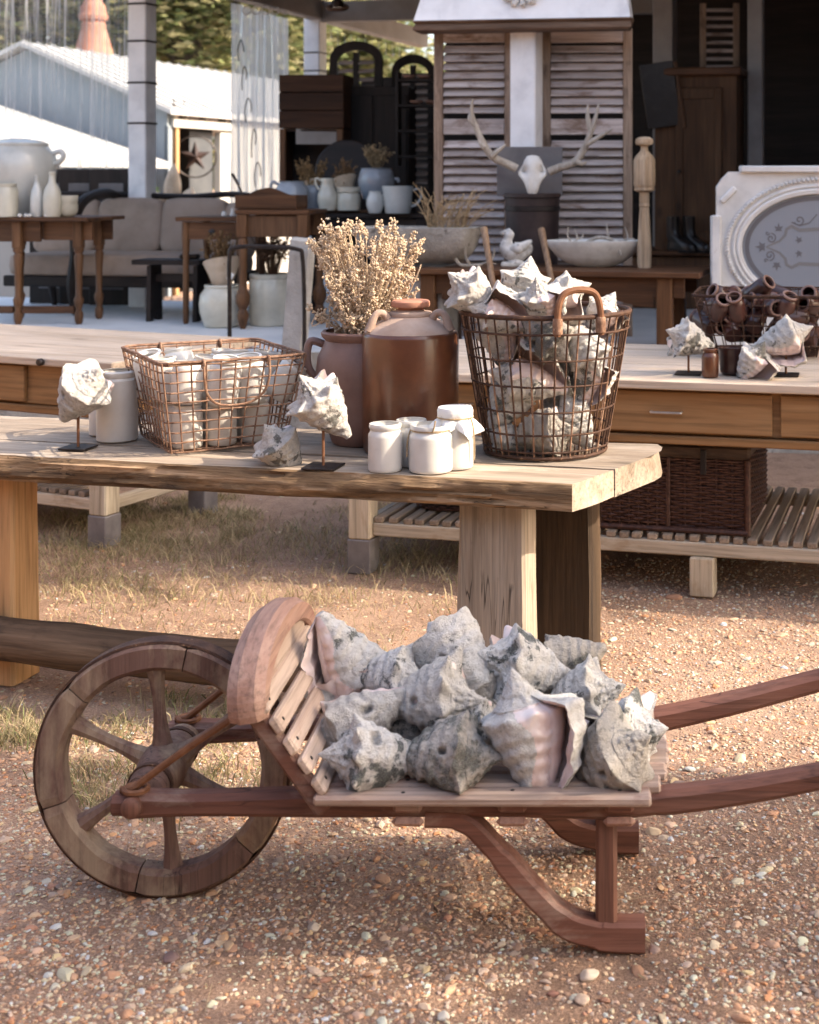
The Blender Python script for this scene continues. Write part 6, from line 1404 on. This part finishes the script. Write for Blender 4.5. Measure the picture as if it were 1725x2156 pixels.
# sofa
so=thing('sofa','taupe linen settee with carved dark wood frame, in three back panels','sofa',fl(300,10.85),-R(8))
def cushion(name,c,size,mt,parent,pw=.32,rot=None):
    q=MB(); V=[];F=[]; nu,nv=24,12
    for i in range(nv+1):
        ph=-math.pi/2+math.pi*i/nv
        for j in range(nu):
            t=2*math.pi*j/nu; sg=lambda x,e: math.copysign(abs(x)**e,x)
            V.append((size[0]/2*sg(math.cos(ph),pw)*sg(math.cos(t),pw),size[1]/2*sg(math.cos(ph),pw)*sg(math.sin(t),pw),size[2]/2*sg(math.sin(ph),pw)))
    for i in range(nv):
        for j in range(nu): F.append((i*nu+j,i*nu+(j+1)%nu,(i+1)*nu+(j+1)%nu,(i+1)*nu+j))
    q.add(V,F,0,True); return q.build(name,M[mt],parent,c,rot,60)
for k,x in enumerate((-.68,-.16,.36)): cushion('back_panel',(x,.16,.625),(.53,.17,.44),'sofa',so,.35,(R(-10),0,0))
cushion('back_panel',(.74,.10,.60),(.30,.17,.42),'sofa',so,.35,(R(-10),0,R(-35)))
cushion('seat_cushion',(0,-.16,.36),(1.72,.66,.17),'sofa',so,.25)
sub('seat_rail',(0,-.47,.245),(1.7,.05,.08),M['dark'],so,.01); sub('seat_rail',(0,.22,.25),(1.7,.05,.09),M['dark'],so,.01)
q=MB(); q.tube(bez([(-1.0,.21,.78),(-.9,.22,.86),(-.5,.24,.875),(0,.25,.86),(.3,.25,.855),(.6,.24,.875),(.86,.12,.85),(.95,-.02,.76)],42),.024,9); q.build('crest_rail',M['dark'],so)
for x in (-.30,.98):
    q=MB(); q.tube(bez([(x,.2,.86),(x,.0,.89),(x,-.25,.86),(x,-.42,.78),(x,-.47,.66),(x,-.46,.45),(x,-.5,.25),(x,-.5,.12),(x+.01,-.47,.0)],48),lerpn([.03,.034,.038,.045,.042,.038,.044,.032,.022],49),9); q.build('arm_post',M['dark_z'],so)
for x in (-.86,.86): 
    q=MB(); q.tube([(x,.2,.24),(x,.24,.1),(x,.27,0)],[.035,.028,.02],8); q.build('leg',M['dark_z'],so)
# small dark bench before the sofa
sb_=thing('small_bench','small near black wooden bench in front of the settee','bench',fl(365,10.0),-R(8)); 
sub('seat',(0,0,.415),(.50,.26,.035),M['dark'],sb_,.006); 
for x in (-.14,.20):
    q=MB(); q.prism([(-.10,0),(-.04,0),(0,.07),(.04,0),(.10,0),(.085,.39),(-.085,.39)],.03,Matrix(((0,0,1),(1,0,0),(0,1,0)))); q.build('leg',M['dark_z'],sb_,(x-.015,0,0))
sub('stretcher',(.03,0,.30),(.36,.03,.06),M['dark'],sb_,.005)
q=MB(); q.box((0,0,0),(.13,.09,.035),.012); tag(q.build('clothes_brush',M['leather_black'],None,fl(400,10.0)+Vector((0,0,.451))),'small black brush lying on the dark bench','brush')
# side tables
t2=thing('side_table','dark brown table with a plain apron behind the hoop stand','table',fl(470,9.95),-R(5)); sub('top',(0,0,.72),(.50,.5,.03),M['brown_x'],t2,.006); sub('apron',(.0,-.2,.64),(.40,.025,.12),M['brown_x'],t2,.003)
q=MB(); q.lathe([(.016,0),(.024,.012),(.001,.028)],12,(-.0,-.213,.63),M=Matrix(((1,0,0),(0,0,-1),(0,1,0)))); q.build('knob',M['iron'],t2)
for x in (-.19,.19):
    for y in (-.2,.2):
        q=MB(); q.lathe([(.014,0),(.02,.02),(.022,.25),(.02,.45),(.028,.58),(.028,.70)],14); q.build('leg',M['brown_z'],t2,(x,y,0))
t3=thing('turned_leg_table','golden brown turned leg table holding a wooden tray','table',fl(594,9.62),-R(5)); sub('top',(0,0,.775),(.50,.46,.03),M['brown_x'],t3,.006)
TLP=[(.018,0),(.03,.04),(.04,.09),(.025,.13),(.045,.17),(.048,.22),(.028,.27),(.026,.30),(.026,.45),(.034,.58),(.026,.60),(.034,.61)]
sub('apron',(0,-.19,.68),(.36,.025,.14),M['pine_dim'],t3,.003); sub('apron',(0,.19,.68),(.36,.025,.14),M['brown_x'],t3,.003)
for x in (-.205,.205):
    for y in (-.19,.19):
        q=MB(); q.lathe(TLP,16); q.box((0,0,.685),(.07,.07,.15),.004); q.build('leg',M['brown_z'],t3,(x,y,0))
t4=thing('dark_table','long near black table bearing the jugs and bouquets','table',fl(775,10.35),-R(3)); sub('top',(0,0,.735),(1.0,.62,.035),M['dark'],t4,.006); sub('apron',(0,-.27,.65),(.9,.03,.12),M['dark'],t4,.004)
for x in (-.44,.44):
    for y in (-.26,.26): sub('leg',(x,y,.36),(.07,.07,.715),M['dark_z'],t4,.005)
sub('serving_board',(-.20,-.1,.7625),(.5,.3,.018),M['brown_x'],t4,.005)
def t4p(u,d,dz=0): v=fl(u,d); v.z=FZ+.7535+dz; return v
# tray, ladle
ty=thing('wooden_tray','open brown wooden tool tray with an arched handle board','tray',fl(572,9.60)+Vector((0,0,.7905)),-R(5))
sub('front_board',(.0,-.12,.05),(.42,.012,.09),M['brown_x'],ty,.003); sub('back_board',(0,.12,.05),(.42,.012,.09),M['brown_x'],ty,.003); sub('bottom_board',(0,0,.006),(.41,.22,.01),M['brown_x'],ty,.002)
for x in (-.2,.2): sub('end_board',(x,0,.052),(.012,.228,.08),M['brown_x'],ty,.003)
q=MB(); q.prism([(-.19,.02)]+[(-.19+.38*i/14,.09+.055*math.sin(math.pi*i/14)**2) for i in range(15)]+[(.19,.02)],.012,Matrix(((1,0,0),(0,0,1),(0,1,0)))); q.build('handle_board',M['brown_x'],ty,(-.02,0,0))
ld=thing('iron_ladle','black iron ladle leaning in the tray with its handle up left','ladle',fl(520,9.66)+Vector((.0,0,.80)))
q=MB(); q.lathe([(.001,0),(.035,.008),(.05,.035),(.052,.045),(.046,.04),(.03,.015),(.001,.01)],18,(0,0,.05)); q.build('bowl',M['iron'],ld); q=MB(); q.tube([(-.03,0,.09),(-.06,0,.16),(-.10,0,.23)],[.006,.009,.011],8); q.build('handle',M['iron'],ld)
for k,(u,lab) in enumerate([(472,'small white shell trinket at the left of the side table'),(490,'upright white trinket on the side table beside the tray'),(503,'third small white trinket on the side table')]):
    q=MB(); q.lathe([(.001,0),(.018,.003),(.02,.014),(.012,.03),(.012,.05 if k==1 else .032),(.001,.06 if k==1 else .036)],10); tag(q.build('ceramic_trinket',M['ware_white'],None,fl(u,9.85)+Vector((0,0,.7358))),lab,'trinket','white trinkets')
GJ='stoneware on the dark table'
vessel('stoneware_jug','large glossy blue grey jug with a side handle, left of the group','jug',t4p(615,10.15),[(.09,0),(.1,.006),(.118,.1),(.115,.17),(.09,.205),(.085,.215),(.09,.225)],'ware_blue',GJ,[hd(-1,.1,.12,.2,.05,.011)])
vessel('stoneware_jar','blue grey jar half hidden right of the glossy jug','jar',t4p(660,10.3),[(.07,0),(.08,.006),(.085,.12),(.08,.17),(.075,.185),(.078,.195)],'ware_blue',GJ)
vessel('stoneware_jug','cream pear shaped jug with a narrow neck in mid group','jug',t4p(690,10.08,.016),[(.045,0),(.055,.006),(.072,.07),(.07,.12),(.048,.16),(.043,.2),(.048,.225),(.046,.23)],'ware_cream',GJ,[hd(-1,.05,.15,.21,.035,.008)])
vessel('stoneware_jar','ridged buff jar with a thick rim right of the pear shaped jug','jar',t4p(734,10.10,.016),[(.075,0),(.082,.005),(.086,.07),(.08,.115),(.072,.125),(.084,.135),(.084,.165),(.078,.168)],'ware_cream',GJ)
vessel('stoneware_jug','small grey pitcher in front of the big blue jar','jug',t4p(790,9.98),[(.038,0),(.045,.005),(.062,.06),(.06,.1),(.044,.135),(.043,.15),(.046,.155)],'ware_grey',GJ,[hd(1,.05,.06,.12,.035,.007)])
vessel('stoneware_jug','wide mouthed grey jug with a loop handle on its right','jug',t4p(838,10.0),[(.085,0),(.09,.006),(.1,.09),(.105,.15),(.112,.19),(.108,.192)],'ware_grey',GJ,[hd(1,.09,.05,.15,.075,.008)])
vessel('stoneware_jar','big blue lilac jar holding dried stems','jar',t4p(793,10.4,.085),[(.08,0),(.1,.01),(.13,.09),(.135,.15),(.12,.21),(.11,.225),(.115,.235)],'ware_blue',GJ,[([(.12,0,.15),(.155,0,.155),(.16,0,.13)],.012)])
q=MB(); q.box((0,0,0),(.3,.26,.082),.005); tag(q.build('riser_box',M['dark'],None,t4p(793,10.42,.0418)),'dark box raising the blue lilac jar','box')
def bouquet(label,P,n_,spread,h_,wrap=None,col=(.34,.22,.11),dense=14,rz0=0):
    b=thing('dried_bouquet',label,'dried flowers',P,0,'dried bouquets on the veranda'); q=MB(); hs_=[]
    for i in range(n_):
        a=random.random()*6.28; r_=random.random()**.6*spread; tip=Vector((r_*math.cos(a),r_*math.sin(a)*.7,h_*random.uniform(.7,1))); q.tube(bez([(r_*.12*math.cos(a),r_*.12*math.sin(a),0),tip*.55+Vector((0,0,.02)),tip],6),.0022,4,caps=False)
        for k_ in range(dense): hs_.append(tip*(random.uniform(.62,1.05))+Vector((random.gauss(0,.008),random.gauss(0,.008),random.gauss(0,.012))))
    ms=q.mesh('stems',M['stems'],recalc=False); a_=ms.attributes.new('tint','FLOAT_COLOR','POINT'); a_.data.foreach_set('color',np.tile(np.array([*[c*.8 for c in col],1],np.float32),len(ms.vertices))); tag(link('stems',ms,b),kind='stuff')
    k_=len(hs_); s_=.004+.008*np.random.rand(k_); V,F,T=scatter_mesh('h',hb[0],hb[1],np.array(hs_),rand_rots(k_),np.stack([s_*.6,s_*.6,s_*1.5],1),np.array(col)*(.6+.8*np.random.rand(k_,1)),None); tag(link('seed_heads',np_mesh('seed_heads',V,F,T,M['stems']),b),kind='stuff')
    if wrap:
        q=MB(); w0,w1,wz0,wz1=wrap; rings=[]
        for z,rr_ in ((wz0,w0),((wz0+wz1)/2,(w0+w1)/2),(wz1,w1)):
            rings.append([Vector((rr_*math.cos(t)*(1+.05*math.sin(5*t)),rr_*.6*math.sin(t),z+(.03*math.cos(t+.8) if z==wz1 else 0))) for t in np.linspace(0,6.283,25)[:-1]])
        q.loft(rings,0,True,True,False); q.build('paper_wrap',M['paper'],b)
    return b
bouquet('paper wrapped sheaf of golden dried grass at the left of the group',t4p(655,10.45,.02),40,.12,.36,(.035,.075,.03,.2),(.30,.19,.09))
bouquet('cream paper cone of dried stems behind the ridged jar',t4p(725,10.4,.05),26,.08,.33,(.03,.085,.02,.2),(.26,.16,.085))
bouquet('buff dried spikes standing in the blue lilac jar',t4p(793,10.4,.25),26,.11,.24,None,(.38,.28,.16))
ck=[('round bellied cream crock on the floor before the side table',467,688,9.58,[(.10,0),(.115,.008),(.145,.1),(.15,.16),(.14,.22),(.118,.25),(.11,.262),(.116,.275),(.112,.285)]),
    ('straight pale crock on the floor behind the golden table leg',572,686,9.72,[(.135,0),(.145,.008),(.15,.1),(.15,.3),(.142,.315),(.148,.325),(.148,.345),(.14,.35)])]
for lb,u,v,d,pr__ in ck: vessel('floor_crock',lb,'crock',fl(u,d),pr__,'ware_cream','floor crocks with dried flowers',[hd(1,.12,.14,.2,.03,.012)])
bouquet('dark dried bouquet in kraft paper in the round bellied crock',fl(467,9.58)+Vector((0,0,.2)),44,.12,.42,(.05,.13,.05,.25),(.22,.13,.06),12)
bouquet('brown dried stems in the straight pale crock',fl(572,9.72)+Vector((0,0,.28)),60,.15,.34,None,(.16,.09,.05),10)
q=MB(); q.box((0,0,0),(.035,.003,.05),.001); tag(q.build('price_tag',M['cloth'],None,fl(485,9.42)+Vector((0,0,.35)),(0,R(25),0)),'small blank white tag hanging on the kraft bouquet','tag')
# crate stack and arched shutters at the back
cs=at(690,300,11.6); 
def crate(label,u0,u1,v0,v1,D,mt='crate',boards=3,open_=False):
    x0,x1=(u0-CX)/FPX*D,(u1-CX)/FPX*D; z0,z1=EYE-(v1-HZ)/FPX*D,EYE-(v0-HZ)/FPX*D
    c=thing('wooden_crate',label,'crate',((x0+x1)/2,D,z0),-R(3),'crates stacked at the back'); w_=x1-x0;h_=z1-z0; dp=.36
    if not open_:
        for k in range(boards): sub('board',(0,-dp/2,h_*(k+.5)/boards),(w_,.018,h_/boards-.008),M[mt],c,.003,None,.002)
    for x in (-w_/2+.01,w_/2-.01): sub('end_board',(x,.01,h_/2),(.018,dp-.03,h_-.004),M[mt],c,.003)
    sub('bottom_board',(0,0,.008),(w_-.04,dp-.03,.014),M[mt],c,.002); sub('back_board',(0,dp/2-.01,h_/2),(w_-.04,.016,h_-.01),M['dark'],c,.002)
    if open_:
        for x in (-w_/2+.03,w_/2-.03): sub('corner_post',(x,-dp/2,h_/2),(.05,.03,h_),M['brown_z'],c,.004)
        sub('top_board',(0,0,h_-.01),(w_-.04,dp-.03,.018),M[mt],c,.002)
    return c
crate('upper dark slatted crate at the top of the stack',600,735,160,272,11.6,'crate',3)
crate('open fronted crate below it with pale corner posts',600,735,273,452,11.6,'crate',3,True)
q=MB(); q.box((0,0,0),(.34,.02,.13),.004); tag(q.build('pale_sign_board',M['grey_post'],None,at(668,287,11.45)),'blank pale board inside the open fronted crate','board')
q=MB(); q.lathe([(.001,0),(.22,.004),(.235,.012),(.225,.02),(.001,.02)],40,M=Matrix(((1,0,0),(0,.25,-.97),(0,.97,.25)))); tag(q.build('round_board',M['dark'],None,at(730,358,10.75)),'round dark bread board leaning behind the bouquets','board')
ca=thing('dark_cabinet','tall near black cabinet at the back behind the jugs','cabinet',(at(795,0,11.9).x,11.9,FZ)); sub('case',(0,0,.88),(.58,.4,1.75),M['dark_z'],ca,.005)
for x in (-.14,.14): sub('door',(x,-.206,.88),(.265,.02,1.6),M['dark_z'],ca,.004)
wr=thing('wall_rack','dark hanging rack with stacked pale crockery by the shutter','rack',at(885,250,11.3))
for k in range(4): sub('shelf',(0,0,-.3+.2*k),(.34,.2,.02),M['dark'],wr,.003)
for x in (-.17,.17): sub('side',(x,0,0),(.02,.2,.75),M['dark_z'],wr,.003)
for k in range(4):
    q=MB(); q.lathe([(.02,0),(.05,.015),(.055,.03),(.05,.03),(.02,.01)],16); tag(q.build('crockery_bowl',M['ware_plum'],None,at(885,250,11.25)+Vector((-.09+.06*k,0,.3125-.2*(k%2)))),'plum bowl on the dark rack, '+['upper shelf left','second shelf left','upper shelf right','second shelf right'][k],'bowl','bowls on the dark rack')
def arched(label,u0,u1,vt,D):
    x0,x1=(u0-CX)/FPX*D,(u1-CX)/FPX*D; z1=EYE-(vt-HZ)/FPX*D; zs=z1-.16; w_=x1-x0
    s=thing('arched_shutter',label,'shutter',((x0+x1)/2,D,FZ),-R(8),'arched shutters at the back'); 
    out=[(-w_/2,0)]+[(w_/2*math.cos(math.pi-math.pi*i/16),zs-FZ+.16*math.sin(math.pi*i/16)) for i in range(17)]+[(w_/2,0)]
    q=MB(); rin=[(x*.72,(z-(zs-FZ))*.6+(zs-FZ)-.02 if z>0 else .08) for x,z in out]; n_=len(out)
    V=[Vector((x,y,z)) for y in (0,.04) for x,z in out+rin]; F=[]
    for i in range(n_):
        j=(i+1)%n_; F+=[(i,j,n_+j,n_+i),(2*n_+i,2*n_+j,3*n_+j,3*n_+i),(i,j,2*n_+j,2*n_+i),(n_+i,n_+j,3*n_+j,3*n_+i)]
    q.add(V,F); q.build('arched_frame',M['dark_z'],s); sub('mid_stile',(0,.02,(zs-FZ)/2),(.05,.044,zs-FZ+.12),M['dark_z'],s,.003)
    for k in range(14):
        for x in (-w_*.19,w_*.19): sub('louvre',(x,.02,(zs-FZ)-.03-.075*k),(w_*.30,.05,.012),M['shutter'],s,.003,(R(40),0,0))
arched('taller arched louvred shutter at the back, next to the pale post',692,806,86,12.6); arched('lower arched louvred shutter at the back, nearer the white post',823,915,114,13.0)
